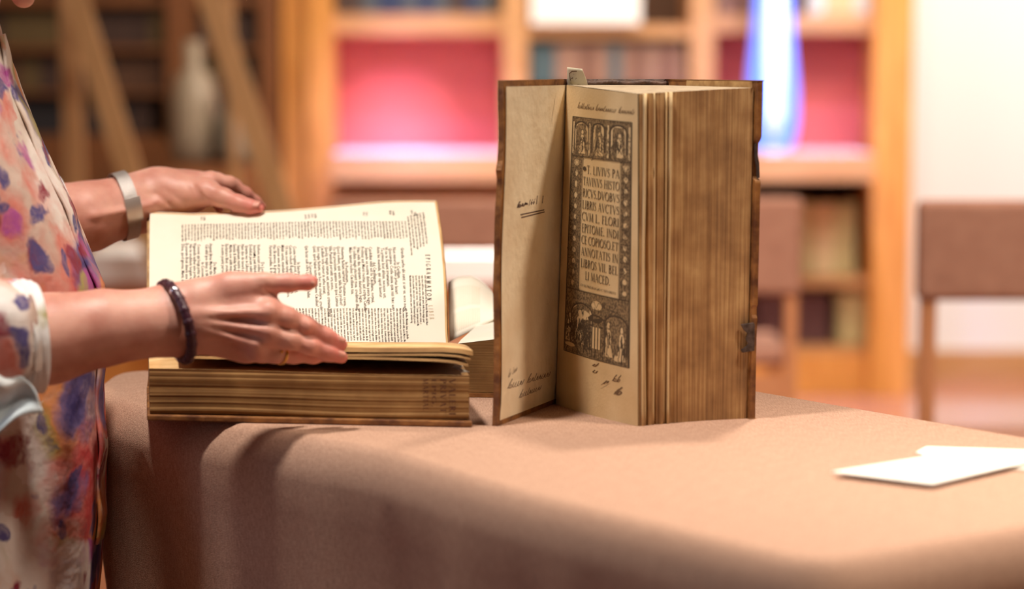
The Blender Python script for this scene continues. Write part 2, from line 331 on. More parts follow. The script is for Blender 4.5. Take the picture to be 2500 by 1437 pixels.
BR = [('brown', 104, 70, 54), ('tan', 128, 96, 76), ('brown', 104, 70, 54), ('tan', 128, 96, 76), ('grey', 128, 118, 112), ('dark teal', 60, 78, 80)]
CR = [('cream', 206, 188, 144), ('pale olive', 178, 166, 116)]
row(822, 1224, 34, -110, YF + .05, DK, 'above the left red bay', (.04, .06))
row(1290, 1680, 210, 108, YF + .05, BR, 'in the middle bay under the white sheet', (.03, .06))
row(1290, 1680, 376, 250, YF + .05, BR, 'in the middle bay above the ledge', (.03, .06), zb=Z(376, YF - .3) + .001)
row(1744, 1960, 34, -90, YF + .05, [BR[0], BR[1]], 'above the right red bay', (.04, .06))
row(1965, 2122, 34, -80, YF + .05, [('pale grey', 190, 188, 172), CR[1]], 'above the right red bay by the post', (.04, .06))
row(822, 1224, 660, 490, YF + .1, [DK[0], DK[1], DK[2]], 'under the left part of the ledge', (.04, .07))
row(1290, 1680, 660, 500, YF + .1, BR, 'under the middle of the ledge', (.04, .07))
row(1744, 1950, 676, 470, YF + .1, DK, 'beside the cream volumes under the ledge', (.04, .07))
row(1955, 2122, 676, 490, YF + .1, CR, 'on the shelf under the right part of the ledge', (.035, .05))
row(1850, 2048, 846, 712, YF + .1, [('dark maroon', 84, 52, 50)], 'on the lowest shelf on the right', (.04, .06))
row(2052, 2122, 846, 704, YF + .1, CR, 'on the lowest shelf next to the post', (.04, .05))
tag(MB().tube([(X(1450, YF), YF - .12, Z(376, YF - .3) + .001), (X(1450, YF), YF - .12, Z(340, YF - .3))], [.06, .05], 16).build('bowl', M['white_cloth']), 'small pale bowl standing on the ledge behind the upright book', 'bowl')
# glowing blue lamp on the ledge
zl = Z(376, YF - .3); yl = YF - .165
prof_s = .86
lamp = thing('blue_lamp', (X(1880, yl), yl, zl), 'tall glowing blue lamp standing on the ledge before the right red bay', 'lamp')
prof = [(0, .07), (.03, .085), (.1, .095), (.2, .094), (.3, .086), (.42, .074), (.6, .064), (.8, .058), (.95, .05)]
def lathe(prof, x, y, z, n=28):
    b = MB(); v = []; f = []
    for h, r in prof:
        v += [(x + r * math.cos(a), y + r * math.sin(a), z + h) for a in np.linspace(0, 2 * math.pi, n, endpoint=False)]
    for i in range(len(prof) - 1):
        f += [(i * n + q, i * n + (q + 1) % n, (i + 1) * n + (q + 1) % n, (i + 1) * n + q) for q in range(n)]
    f += [tuple(range(n))[::-1], tuple((len(prof) - 1) * n + q for q in range(n))]
    return b.add(v, f)
xl = X(1880, yl)
lathe(prof, xl, yl, zl + .015).build('glass_shade', M['blue_glow'], lamp, True)
lathe([(0, .09), (.015, .085)], xl, yl, zl).build('base', M['steel'], lamp)
lathe([(.04, .03), (.12, .045), (.25, .042), (.5, .034), (.6, .02)], xl, yl - .058, zl + .015).build('bulb', M['blue_core'], lamp, True)
# ---------------- dark bookcase on the left with counter ----------------
YD = 9.0
db = thing('bookcase', (X(250, YD), YD, 0), 'dark brown bookcase behind the slanting ladder rails on the left', 'bookcase')
for a, b in ((-330, -290), (-70, -30), (415, 482), (640, 682)): MB().box(X(a, YD), X(b, YD), YD, YR, 0, TOP).build('upright', M['wood_dark'], db)
for a, b in ((-12, 14), (112, 126), (222, 232), (330, 350)): MB().box(X(-330, YD), X(684, YD), YD + .02, YR, Z(b, YD), Z(a, YD)).build('shelf', M['wood_dark'], db)
MB().box(X(-330, YD), X(684, YD), YR - .03, YR, 0, TOP).build('back_panel', M['leather_dark'], db)
MB().box(X(-330, YD), X(684, YD), YD - .05, YD + .02, 0, Z(345, YD)).build('base_cabinet', M['wood_dark'], db)
DB = [('dark brown', 54, 34, 24), ('olive brown', 80, 62, 30), ('black', 26, 22, 24), ('umber', 72, 44, 24)]
for (a, b, pl_) in ((-280, -75, 'left part'), (-25, 412, 'middle part'), (485, 638, 'right part')):
    for yb, yt, nm in ((-12, -120, 'uppermost'), (112, 24, 'second'), (222, 134, 'third'), (330, 238, 'lowest')):
        row(a, b, yb, yt, YD + .06, DB if nm != 'second' else [DB[1], DB[0]], f'on the {nm} shelf, {pl_} of dark bookcase', (.05, .08), .2, fr=YD)
# ladder
ld = thing('library_ladder', (X(250, 7.0), 7.0, 0), 'wooden folding library ladder with slanting rails before the dark bookcase', 'ladder')
def rail(px0, py0, px1, py1, d, w=.034):
    a = W(px0, py0, d); b = W(px1, py1, d); k = (b - a) / (b[2] - a[2])
    lo = a + k * (0 - a[2]); hi = a + k * (1.9 - a[2])
    MB().bar(lo, hi, w, .015).build('rail', M['wood_ladder'], ld); return lo, hi
r1 = rail(185, 0, 320, 430, 6.8); r2 = rail(515, 0, 660, 430, 6.8)
r3 = rail(168, 0, 182, 420, 7.3, .028); r4 = rail(560, 0, 574, 420, 7.5, .012)
for k in (.08, .24, .8, .95):
    a = r1[0] * (1 - k) + r1[1] * k; b = r2[0] * (1 - k) + r2[1] * k
    MB().box(a[0], b[0], a[1] - .01, a[1] + .05, a[2], a[2] + .022).build('step', M['wood_ladder'], ld)
tag(lathe([(0, .05), (.05, .08), (.16, .07), (.2, .03), (.26, .035)], X(580, 8.4), 8.4, Z(400, 8.4)).build('grey_jar', mat('grey_stoneware', srgb(110, 100, 84), .5), None, True), 'rounded grey jar standing on the cabinet below the dark shelves', 'jar')
tag(MB().box(X(440, 8.5), X(640, 8.5), 8.3, 8.6, 0, Z(400, 8.4) ).build('low_cabinet', M['wood_dark']), 'low brown cabinet carrying the grey jars, before the dark bookcase', 'cabinet')
tag(lathe([(0, .07), (.03, .085), (.2, .085), (.3, .06), (.32, .03), (.42, .03)], X(482, 8.5), 8.48, Z(400, 8.4)).build('grey_jar', mat('pale_stoneware', srgb(150, 132, 108), .5), None, True), 'taller pale jar left of the rounded grey jar', 'jar')
# long side table with white runner
yt = 7.6
tb = thing('side_table', (X(700, yt), yt, 0), 'long wooden side table with white runner seen behind the open books', 'table')
MB().box(X(170, yt), X(1560, yt), yt, yt + .7, Z(640, yt) - .0, Z(626, yt)).build('table_top', M['wood'], tb)
for p in (180, 1540): MB().box(X(p, yt), X(p + 20, yt), yt + .02, yt + .68, 0, Z(641, yt)).build('leg', M['wood'], tb)
MB().box(X(200, yt), X(1500, yt), yt + .04, yt + .06, .05, Z(641, yt)).build('front_panel', M['wood'], tb)
rn = MB(); zt = Z(626, yt)
rn.box(X(200, yt), X(1480, yt), yt - .006, yt + .5, zt + .001, zt + .006); rn.box(X(200, yt), X(1480, yt), yt - .01, yt - .003, Z(690, yt), zt + .006)
tag(rn.build('table_runner', M['white_cloth']), 'white runner hanging over the front of the long side table', 'tablecloth')
# ---------------- chairs ----------------
def chair(xc, y, sc_=1.0, zt=.945, zb=.745, w=.43, label='', f=1):
    r = thing('chair', (xc, y, 0), label, 'chair')
    for s in (-1, 1):
        MB().bar((xc + s * (w / 2 - .015), y + .02, 0), (xc + s * (w / 2 - .015), y, zt - .02), .015, .018).build('leg', M['chair_wood'], r)
        MB().bar((xc + s * (w / 2 - .015), y + .42 * f, 0), (xc + s * (w / 2 - .015), y + .40 * f, .44), .015, .018).build('leg', M['chair_wood'], r)
    bevel(MB().box(xc - w / 2 - .01, xc + w / 2 + .01, y - .025, y + .03, zb, zt).build('backrest', M['chair_cloth'], r), .015, 3)
    bevel(MB().box(xc - w / 2 + .01, xc + w / 2 - .01, min(y + .03 * f, y + .44 * f), max(y + .03 * f, y + .44 * f), .44, .49).build('seat', M['chair_cloth'], r), .015, 3)
    MB().box(xc - w / 2 + .02, xc + w / 2 - .02, y + .005, y + .025, .36, .42).build('rear_rail', M['chair_wood'], r)
    return r
def chx(pxl, y, w): return X(pxl, y) + w / 2 + .01
chair(chx(2236, 5.0, .43), 5.0, zt=Z(488, 5.0), zb=Z(732, 5.0), f=-1, label='brown upholstered chair at right before the white wall')
chair(X(1950, 6.3) - .22, 6.3, zt=Z(482, 6.3), zb=Z(718, 6.3), label='brown chair partly hidden behind the right edge of the upright book')
chair(X(1215, 6.3) - .17, 6.1, zt=Z(486, 6.1), zb=Z(612, 6.1), w=.46, label='brown chair seen between the raised page and the upright book')
# ---------------- tablecloth ----------------
out = [(240, 952), (345, 984), (420, 1000), (690, 1050), (948, 1092), (1300, 1200), (1900, 1345), (1985, 1362), (2060, 1356), (2500, 1278), (3050, 1165), (2900, 1138), (2500, 1068), (1845, 955), (1500, 897), (1300, 892), (900, 897), (420, 903), (300, 906)]
P = [T(x, y)[:2] for x, y in out]
def chaikin(P, n):
    for _ in range(n):
        Q = []
        for i in range(len(P)):
            a, b = P[i], P[(i + 1) % len(P)]; L_ = np.linalg.norm(b - a); t = min(.25, .02 / L_)
            Q += [a + (b - a) * t, a + (b - a) * (1 - t)]
        P = Q
    return P
P = chaikin(P, 1); P = chaikin(P, 1)
Q = []
for i in range(len(P)):   # resample
    a, b = P[i], P[(i + 1) % len(P)]; n = max(1, int(np.linalg.norm(b - a) / .012))
    Q += [a + (b - a) * k / n for k in range(n)]
P = np.array(Q); n = len(P)
tan = np.roll(P, -4, 0) - np.roll(P, 4, 0); tan /= np.linalg.norm(tan, axis=1)[:, None]
ctr = P.mean(0); nrm = np.stack([tan[:, 1], -tan[:, 0]], 1)
if ((P - ctr) * nrm).sum() < 0: nrm = -nrm
s = np.concatenate([[0], np.cumsum(np.linalg.norm(np.diff(P, axis=0), axis=1))])
fold = np.array([math.sin(q * 31 + 1.3 * math.sin(q * 7)) * .5 + .35 * math.sin(q * 17 + 2) + .25 * math.sin(q * 73 + 1) for q in s])
prof = [(0, 0), (.004, .0012), (.012, .008), (.02, .022), (.024, .034), (.026, .045), (.026, .08), (.026, .16), (.026, .3), (.026, .5), (.026, .7), (.03, .848)]
V = []; 
for o_, dz in prof:
    a = min(1, max(0, (dz - .04) / .5)) ** .8
    off = o_ + fold * .022 * a - .05 * a
    q = P + nrm * (off if hasattr(off, '__len__') else np.full(n, off))[:, None]
    V += [(x, y, ZT - dz) for x, y in q]
Fc = [tuple(range(n))]
for j in range(len(prof) - 1):
    for i in range(n): Fc.append((j * n + i, (j + 1) * n + i, (j + 1) * n + (i + 1) % n, j * n + (i + 1) % n))
tc_ = mesh_obj('tablecloth', V, Fc, M['cloth'], smooth=True)
tc_.data.polygons[0].use_smooth = False
tag(tc_, 'taupe brown linen tablecloth covering the table under the books', 'tablecloth')
# cards on the table
def card(pts, z, label, th=.0012):
    q = [T(x, y, z) for x, y in pts]; b = MB()
    n_ = len(q); b.add([tuple(p) for p in q] + [tuple(p + (0, 0, th)) for p in q], [tuple(range(n_))[::-1], tuple(range(n_, 2 * n_))] + [(i, (i + 1) % n_, (i + 1) % n_ + n_, i + n_) for i in range(n_)])
    return tag(b.build('white_card', M['card']), label, 'card')
card([(2236, 1106), (2262, 1092), (2700, 1106), (2560, 1150), (2330, 1140)], ZT + .0005, 'white card lying under the larger one at the right, far corner showing')
card([(2030, 1154), (2290, 1112), (2620, 1104), (2520, 1128), (2275, 1184)], ZT + .004, 'white card on top of another at the right of the tablecloth', .0015)
# ---------------- lettering ----------------
def font_meshes(strings, size=1.0):
    objs = {}
    for s_ in dict.fromkeys(strings):
        cu = bpy.data.curves.new('t', 'FONT'); cu.body = s_; cu.size = size; cu.resolution_u = 1; cu.fill_mode = 'FRONT'; cu.offset = .014
        o = bpy.data.objects.new('t', cu); C.objects.link(o); objs[s_] = o
    bpy.context.view_layer.update(); dg = bpy.context.evaluated_depsgraph_get(); res = {}
    for s_, o in objs.items():
        me = o.evaluated_get(dg).to_mesh()
        v = np.array([p.co[:2] for p in me.vertices]).reshape(-1, 2); f = [tuple(p.vertices) for p in me.polygons]
        res[s_] = (v, f)
    for o in objs.values():
        cu = o.data; bpy.data.objects.remove(o); bpy.data.curves.remove(cu)
    return res
def ribbon(pts, ws):
    pts = [np.array(p, float) for p in pts]; n_ = len(pts); v = []; f = []
    for i, p in enumerate(pts):
        t = pts[min(i + 1, n_ - 1)] - pts[max(i - 1, 0)]; t /= (np.linalg.norm(t) + 1e-9); nn = np.array([-t[1], t[0]])
        w_ = ws[i] if hasattr(ws, '__len__') else ws
        v += [p + nn * w_ / 2, p - nn * w_ / 2]
    for i in range(n_ - 1): f.append((2 * i, 2 * i + 1, 2 * i + 3, 2 * i + 2))
    return v, f
TK, TN = .135, .05
def arc(cx, cy, rx, ry, a0, a1, n_=12, sw=0.0):
    a = np.linspace(math.radians(a0), math.radians(a1), n_)
    return [(cx + rx * math.cos(q), cy + ry * math.sin(q)) for q in a], [TN + (TK - TN) * abs(math.cos(q + sw)) for q in a]
def stem(x, y0=0, y1=1, w_=TK, sf=.11):
    return [([(x, y0), (x, y1)], w_), ([(x - sf, y0 + .015), (x + sf, y0 + .015)], .035), ([(x - sf, y1 - .015), (x + sf, y1 - .015)], .035)]
def ln(a, b, w_): return ([a, b], w_)
G = {}
G['I'] = (.32, stem(.16)); G['L'] = (.58, stem(.16) + [ln((.16, .03), (.55, .03), TN), ln((.54, 0), (.56, .2), .04)])
G['T'] = (.66, [ln((.33, 0), (.33, 1), TK), ln((.22, .015), (.44, .015), .035), ln((.03, .965), (.63, .965), TN), ln((.03, .97), (.02, .78), .04), ln((.63, .97), (.64, .78), .04)])
G['V'] = (.7, [ln((.08, 1), (.36, 0), TK), ln((.36, 0), (.63, 1), TN), ln((0, .985), (.2, .985), .035), ln((.53, .985), (.72, .985), .035)])
G['A'] = (.74, [ln((.08, 0), (.37, 1), TN), ln((.36, 1), (.66, 0), TK), ln((.17, .34), (.55, .34), TN), ln((0, .015), (.18, .015), .035), ln((.54, .015), (.76, .015), .035)])
G['N'] = (.76, [ln((.14, 0), (.14, 1), TN), ln((.14, 1), (.62, 0), TK), ln((.62, 0), (.62, 1), TN), ln((.03, .015), (.25, .015), .035), ln((.02, .985), (.16, .985), .035), ln((.52, .985), (.73, .985), .035)])
G['M'] = (.92, [ln((.13, 0), (.17, 1), TN), ln((.17, 1), (.45, .05), TK), ln((.45, .05), (.72, 1), TN), ln((.73, 1), (.79, 0), TK), ln((.03, .015), (.23, .015), .035), ln((.67, .015), (.91, .015), .035)])
G['H'] = (.8, stem(.16) + stem(.64) + [ln((.16, .52), (.64, .52), TN)])
G['E'] = (.56, stem(.16) + [ln((.16, .03), (.52, .03), TN), ln((.16, .52), (.44, .52), TN), ln((.16, .97), (.5, .97), TN), ln((.52, 0), (.54, .18), .04), ln((.5, 1), (.51, .82), .04), ln((.44, .62), (.44, .42), .035)])
G['F'] = (.52, stem(.16) + [ln((.16, .52), (.42, .52), TN), ln((.16, .97), (.49, .97), TN), ln((.49, 1), (.5, .82), .04), ln((.42, .62), (.42, .42), .035)])
G['P'] = (.58, stem(.16) + [arc(.18, .75, .32, .23, 90, -90)])
G['B'] = (.62, stem(.16) + [arc(.18, .77, .28, .21, 90, -90), arc(.18, .28, .35, .26, 90, -90)])
G['R'] = (.66, stem(.16) + [arc(.18, .75, .3, .23, 90, -90), ln((.32, .5), (.6, .02), TK), ln((.54, .015), (.68, .015), .035)])
G['D'] = (.76, stem(.16) + [arc(.18, .5, .5, .48, 90, -90, 16)])
G['O'] = (.8, [arc(.4, .5, .34, .49, 0, 360, 26, .3)])
G['C'] = (.7, [arc(.42, .5, .36, .49, 48, 312, 20), ln((.66, .98), (.66, .76), .04)])
G['G'] = (.78, [arc(.42, .5, .36, .49, 48, 318, 20), ln((.68, .42), (.68, .05), TK), ln((.56, .42), (.78, .42), .035)])
G['S'] = (.5, [([(.4, .8), (.33, .95), (.2, .97), (.09, .84), (.11, .68), (.25, .54), (.38, .42), (.42, .24), (.33, .05), (.18, .02), (.07, .16)], [.04, .05, .06, .1, .13, .14, .13, .1, .06, .05, .04]), ln((.41, .98), (.41, .78), .035), ln((.06, .22), (.06, .02), .035)])
G['X'] = (.7, [ln((.08, 1), (.6, 0), TK), ln((.62, 1), (.08, 0), TN)])
G['Y'] = (.68, [ln((.05, 1), (.34, .5), TK), ln((.62, 1), (.34, .5), TN), ln((.34, .5), (.34, 0), TK)])
G['Q'] = (.82, G['O'][1] + [ln((.42, .06), (.76, -.22), .1)])
G['.'] = (.24, [ln((.12, 0), (.12, .13), .13)])
G[' '] = (.3, [])
def caps(s_, gap=.04):
    x = 0; v = []; f = []
    for ch in s_:
        w_, st = G[ch]
        for pts, ws in st:
            a, b = ribbon([(p[0] + x, p[1]) for p in pts], ws); n_ = len(v); v += a; f += [tuple(i + n_ for i in q) for q in b]
        x += w_ + gap
    return np.array(v).reshape(-1, 2), f, x - gap
def script(word, rg, slant=.55, wt=.07):
    """joined handwriting of the given word as one pen stroke"""
    pts = []; x = 0
    for ch in word:
        if ch == ' ': 
            yield_pts = None; x += .5; pts.append(None); continue
        up = ch.isupper(); asc = ch in 'bdfhklt' or up; desc = ch in 'gpqyjf'
        h = (1.9 if up else 1.6) if asc else 1.0
        w_ = .75 if ch in 'mw' else (.35 if ch in 'iltr' else .5)
        if up: w_ = .8
        pts += [(x, .05), (x + w_ * .3, h * .75), (x + w_ * .42, h), (x + w_ * .3, h * .85)]
        if asc and not up: pts += [(x + w_ * .25, .5)]
        if up: pts += [(x + w_ * .1, .9), (x + w_ * .1, .2), (x + w_ * .7, .1), (x + w_ * .9, .7), (x + w_ * .5, .9)]
        pts += [(x + w_ * .3, .1)]
        if desc: pts += [(x + w_ * .35, -.7), (x + w_ * .1, -.6)]
        if ch in 'mnuhaoeb': pts += [(x + w_ * .5, .7), (x + w_ * .75, .75), (x + w_ * .75, .15)]
        if ch == 'm': pts += [(x + w_ * .95, .75), (x + w_ * 1.05, .1)]; w_ *= 1.1
        x += w_ + .12
    segs = []; cur = []
    for p in pts + [None]:
        if p is None:
            if len(cur) > 2: segs.append(cur)
            cur = []
        else: cur.append((p[0] + rg.uniform(-.04, .04) + slant * p[1], p[1] + rg.uniform(-.06, .06)))
    v = []; f = []
    for c in segs:
        c = np.array(c); t = np.arange(len(c)); tt = np.linspace(0, len(c) - 1, len(c) * 4)
        xs = np.interp(tt, t, c[:, 0]); ys = np.interp(tt, t, c[:, 1]); k = np.array([.25, .5, .25])
        xs[1:-1] = np.convolve(xs, k, 'valid'); ys[1:-1] = np.convolve(ys, k, 'valid')
        a, b = ribbon(list(zip(xs, ys)), [wt * (.6 + .5 * abs(math.sin(i * .7))) for i in range(len(xs))]); n_ = len(v); v += a; f += [tuple(i + n_ for i in q) for q in b]
    return np.array(v).reshape(-1, 2), f, x
def put(mb, v2, f, fn, m, lift):
    """wrap flat lettering v2 (already in surface parameters) on the surface fn, lifted by the vector function"""
    mb.add([fn(p[0], p[1], lift) for p in v2], f, m)
LATIN = 'epigramma libellus lector carmina Romae poeta qui non est cum versus dicit mihi Caesar domini amicus nihil quod tibi populus aurea sub puer illa magis forte legit urbe togam quoque sed Martialis fama deos sacra manus rubet Marce iocos Musa salem tantum vellet hoc nunc dedit ipse meis templa cenam Lycoris'.split()
def latin(rg, n_):
    s_ = ''
    while len(s_) < n_: s_ += rg.choice(LATIN) + rg.choice([' ', ' ', ' ', ', ', '. '])
    return s_[:n_].strip()
# =============== the open book with the raised page (left) ===============
YHG = 2.80; YTP = 2.985
tl_x = [366, 470, 560, 650, 720, 800, 930, 1000, 1065]; tl_y = [518, 523, 520, 516, 512, 505, 493, 491, 491]
def PG(s_, t, lift=0.0):
    px = 366 + s_ * 699; y = pl(tl_x, tl_y, px)
    a = W(px, y, YTP - .012 * s_); b = W(366 + s_ * 728, 846, YHG - .02 * s_)
    p = lerp(a, b, t); bow = .010 * math.sin(math.pi * t) * (.6 + .6 * s_)
    p = p + np.array([.0035 * math.sin(math.pi * min(1, t * 1.1)) * s_ ** 3, -.76 * bow - .6 * lift, .4 * bow + .5 * lift])
    p[1] += .004 * math.sin(s_ * 9) * (1 - t)
    return p
LP = float(np.linalg.norm(PG(.5, 1) - PG(.5, 0))); WP = float(np.linalg.norm(PG(1, .5) - PG(0, .5)))
FL = T(366, 1027); FR = T(1146, 1043)
book1 = thing('open_book', (FL + FR) / 2 + np.array([0, .1, 0]), 'thick old book lying open with one printed page raised by two hands', 'book')
BL_ = np.array([PG(0, 1)[0] - .002, PG(0, 1)[1], ZT]); BR_ = np.array([PG(1, 1)[0] + .004, PG(1, 1)[1], ZT])
u1 = (FR - FL) / np.linalg.norm(FR - FL)
HB = .0545
# lower text block with wavy leaf layers
def blockface():
    b = MB(); nl = 26; rg = random.Random(2)
    front = []
    z0 = ZT + .007; z1 = ZT + HB
    for k in range(nl + 1):
        z = lerp(z0, z1, k / nl); o_ = rg.uniform(-.0005, .0005) + (.001 if k < 2 else 0)
        front.append((z, o_))
    def pt(i, k, back):
        s_ = i / 40
        a = FL * (1 - s_) + FR * s_; bb = BL_ * (1 - s_) + BR_ * s_
        z, o_ = front[k]
        wav = .0014 * math.sin(s_ * 7) * (1 - k / nl)
        p = (bb if back else a + (bb - a) * .012).copy()
        if not back: p[1] += o_
        p[2] = z + wav + (.0012 * math.sin(s_ * 5 + 1) if k == nl else 0)
        return p
    V = [pt(i, k, 0) for k in range(nl + 1) for i in range(41)]
    F_ = [(k * 41 + i, k * 41 + i + 1, (k + 1) * 41 + i + 1, (k + 1) * 41 + i) for k in range(nl) for i in range(40)]
    b.add(V, F_, 0)
    # top, ends, back, bottom
    top = [pt(i, nl, 0) for i in range(41)] + [pt(i, nl, 1) for i in range(41)]
    b.add(top, [(i, i + 1, 42 + i, 41 + i) for i in range(40)], 1)
    for i in (0, 40):
        e = [pt(i, k, 0) for k in range(nl + 1)] + [pt(i, k, 1) for k in range(nl + 1)]
        b.add(e, [(k, k + 1, nl + 2 + k, nl + 1 + k) for k in range(nl)], 0)
    e = [pt(i, 0, 1) for i in range(41)] + [pt(i, nl, 1) for i in range(41)]
    b.add(e, [(i, i + 1, 42 + i, 41 + i) for i in range(40)], 0)
    e = [pt(i, 0, 0) for i in range(41)] + [pt(i, 0, 1) for i in range(41)]
    b.add(e, [(i, i + 1, 42 + i, 41 + i) for i in range(40)], 0)
    return b
bf = blockface()
# painted title on the fore-edge (faded, read sideways)
def FE(x, y, l=0):     # x along the edge from the left (0..1), y up the edge in metres
    a = FL * (1 - x) + FR * x; bb = BL_ * (1 - x) + BR_ * x; p = a + (bb - a) * .012; p[1] -= .0034; p[2] = ZT + .007 + y; return p
for word, px0, hgt, sz in (('MARTIAL', 1042, .034, 14), ('EPIG.', 1062, .03, 11), ('PRIVAT', 1084, .036, 16), ('VALERI', 1106, .038, 17)):
    v, f, wd = caps(word, .1)
    x0 = (px0 - 366) / 780
    q = [(x0 + (p[1] - .5) * sz / 780 * .9, .0435 - p[0] / wd * hgt) for p in v]
    put(bf, q, f, FE, 2, 0)
bf.build('text_block', [M['fore_h'], M['paper_edge'], M['ink_red']], book1)
# boards
def board(c, z0, z1, name, m, parent, bev=.0015):
    b = MB(); b.hexa([(*p[:2], z0) for p in c], [(*p[:2], z1) for p in c]); o = b.build(name, m, parent); bevel(o, bev); return o
ex = u1 * .003
board([FL - ex + (0, -.002, 0), FR + ex + (.0, -.002, 0), BR_ + ex + (0, .004, 0), BL_ - ex + (0, .004, 0)], ZT + .0005, ZT + .0068, 'cover_board', M['leather'], book1)
sp = MB()
def spine(s_, a):
    h0 = ZT + .002; h1 = ZT + HB - .002; m_ = (h0 + h1) / 2
    p = (BL_ - ex) * (1 - s_) + (BR_ + ex) * s_; return np.array([p[0], p[1] + .006 + .018 * math.sin(a * math.pi), lerp(h0, h1, a)])
sp.grid(spine, 12, 10); o = sp.build('spine', M['leather'], book1, True); sm = o.modifiers.new('thick', 'SOLIDIFY'); sm.thickness = .003; sm.offset = 0
# raised half: leaves behind the page and the upper cover board
def off_page(k0, k1, ex_s=0.0, ex_t=0.0):
    b = MB(); nrm_ = np.array([0, .76, -.42])
    def q(k): return lambda s_, t: PG(lerp(-ex_s, 1 + ex_s * .3, s_), lerp(-ex_t, 1, t)) + nrm_ * k + (0, 0, 0)
    n_ = 16
    b.grid(q(k0), n_, n_); b.grid(q(k1), n_, n_)
    edge = [i for i in range(n_)] + [n_ * j + n_ - 1 for j in range(1, n_)] + [n_ * (n_ - 1) + i for i in range(n_ - 2, -1, -1)] + [n_ * j for j in range(n_ - 2, 0, -1)]
    m_ = n_ * n_; L_ = len(edge)
    b.f += [(edge[i], edge[(i + 1) % L_], edge[(i + 1) % L_] + m_, edge[i] + m_) for i in range(L_)]; b.m += [0] * L_
    return b
off_page(.0022, .010, -.01, .0).build('raised_leaves', M['fore_h'], book1)
off_page(.0105, .0145, .012, .02).build('upper_cover_board', M['parchment'], book1)
off_page(.0008, .0014, -.004, .008).build('second_leaf', M['paper_bright'], book1)
# raised printed page
pg = MB(); pg.grid(lambda a, b: PG(a, b), 60, 40, 0)
nv = len(pg.v)
inv = lambda px, py: invert(lambda a, b: PG(a, b), px, py, (.5, .4))
jobs = []    # (string, s, t0, size, squash)
main = ['', 'Grandia uerba ubi sunt: si uir es, ecce nega.', '      In Ceriliam.', 'Non miseres in solio prius lauari', 'Quecunque Cotile causa quæ nisi hæc est,', 'Vt ne te feceant irrumatum.', 'Te primus licet abluas, necesse est,', 'Ante hic mentula, qui caput lauetur.', '        Ad Cæcilianum.', 'Candidius nihil est te Cæciliane, notaui,', 'Siquando ex nostris disticha pauca legas,', 'Protinus aut Marsi recitas, aut scripta Catulli.', 'Hæc mihi das, tanquam deteriora legas,', 'Vt collata magis placeant mea. credimus illud.', 'Malo tamen recites Cæciliane tua.', '        In Posthumum.', 'Hesterna factum narratur Postume coena,', 'Quod nollem, quis enim talia facta probet?', 'Os tibi praecisum, quanto non ipse Latinus', 'Vilia Panniculi percutit ora sono,', 'Quodq; magis mirum est, auctorem criminis huius', 'Cæcilium tota rumor in urbe sonat.', 'Esse negas factum, uis hoc me credere, credo.', 'Quid, quod habet testes Posthume Cæcilius?', '        In Lycorim.', 'Qui faciat uult scire Lycoris fibria fellat.', '', '        In Sanctram.', 'Coena rogatus post, & mensa fugit,', 'Cuncta reducit Regulum domi suam,', 'Ut rem sociam tempore pacis nouisse,', 'Mittit cernit, mundum opus tuum,', 'Censeus esse sit preces tabellam,', 'Hac illi amicos, & greges dedit,', 'Facturus puellas, & deos suos', '', '        De Leone.', 'Verbera securi solitus leo ferre magistri', 'Insertamq; pati blandus in ora manum,', 'Dedidicit pacem subito feritate reuersa,', 'Quanta nec in Libycis debuit esse iugis.', 'Nam duo de tenera puerilia corpora turba,', 'Sanguineam rastris quæ renouabat humum,', 'Saeuus & infelix furiali dente peremit,', 'Martia non uidit maius harena nefas.', 'Exclamare libet: crudelis perfide praedo,', 'A nostra pueris parcere disce lupa.', '', '        De Mario.', 'Argenti libras Marius tibi quinque reliquit,', 'Cui nihil ipse dabas, is tibi uerba dedit.', '        In Cosconium.', 'Cosconi qui longa putas epigrammata nostra,', 'Vnguendis axibus esse potes.', 'Hac tu credideris longum ratione colosson,', 'Et puerum Bruti dixeris esse breuem.', 'Disce, quod ignoras, Marsi, doctiq; Pedonis']
rg = random.Random(11)
xs = np.linspace(982, 447, len(main) - 1)
for k, st in enumerate(main[1:]):
    if not st.strip(): continue
    s0, t0 = inv(xs[k] - 4, pl([447, 982], [593, 604], xs[k]) if not st.startswith(' ') else 640)
    jobs.append((st.strip() if not (k % 2 == 1 and not st.startswith(' ')) else ' ' + st.strip(), s0, t0, .0055, 1.05, 1))
for x in np.arange(444, 988, 7.65):
    ytop = pl([444, 780, 1000], [548, 540, 540], x); s0, t0 = inv(x, ytop)
    jobs.append((latin(rg, 25), s0, t0, .0035, .86, 3))
    s0, t0 = inv(x + 3, 752); jobs.append((latin(rg, 44), s0, t0, .0036, .79, 1))
for i, x in enumerate(np.arange(995, 1036, 7.4)):
    s0, t0 = inv(x - 1, 528 - i * 2); jobs.append((latin(rg, 56), s0, t0, .0035, .78, 3))
    s0, t0 = inv(x + 4, 672); jobs.append((latin(rg, 66), s0, t0, .0036, .79, 1))
for x, y in ((497, 533), (490, 533), (744, 528), (752, 527), (760, 526), (768, 526), (886, 522), (893, 522), (950, 518), (958, 519), (1003, 517), (1011, 522)):
    s0, t0 = inv(x, y - 4); jobs.append((latin(rg, 7), s0, t0, .0040, .66, 3))
fm = font_meshes([j[0] for j in jobs])
for st, s0, t0, sz, sq, mi in jobs:
    v, f = fm[st]
    if len(v) == 0: continue
    q = [(s0 + p[1] * sz / WP, min(.995, t0 + p[0] * sz * sq / LP)) for p in v]
    put(pg, q, f, PG, mi, .00025)
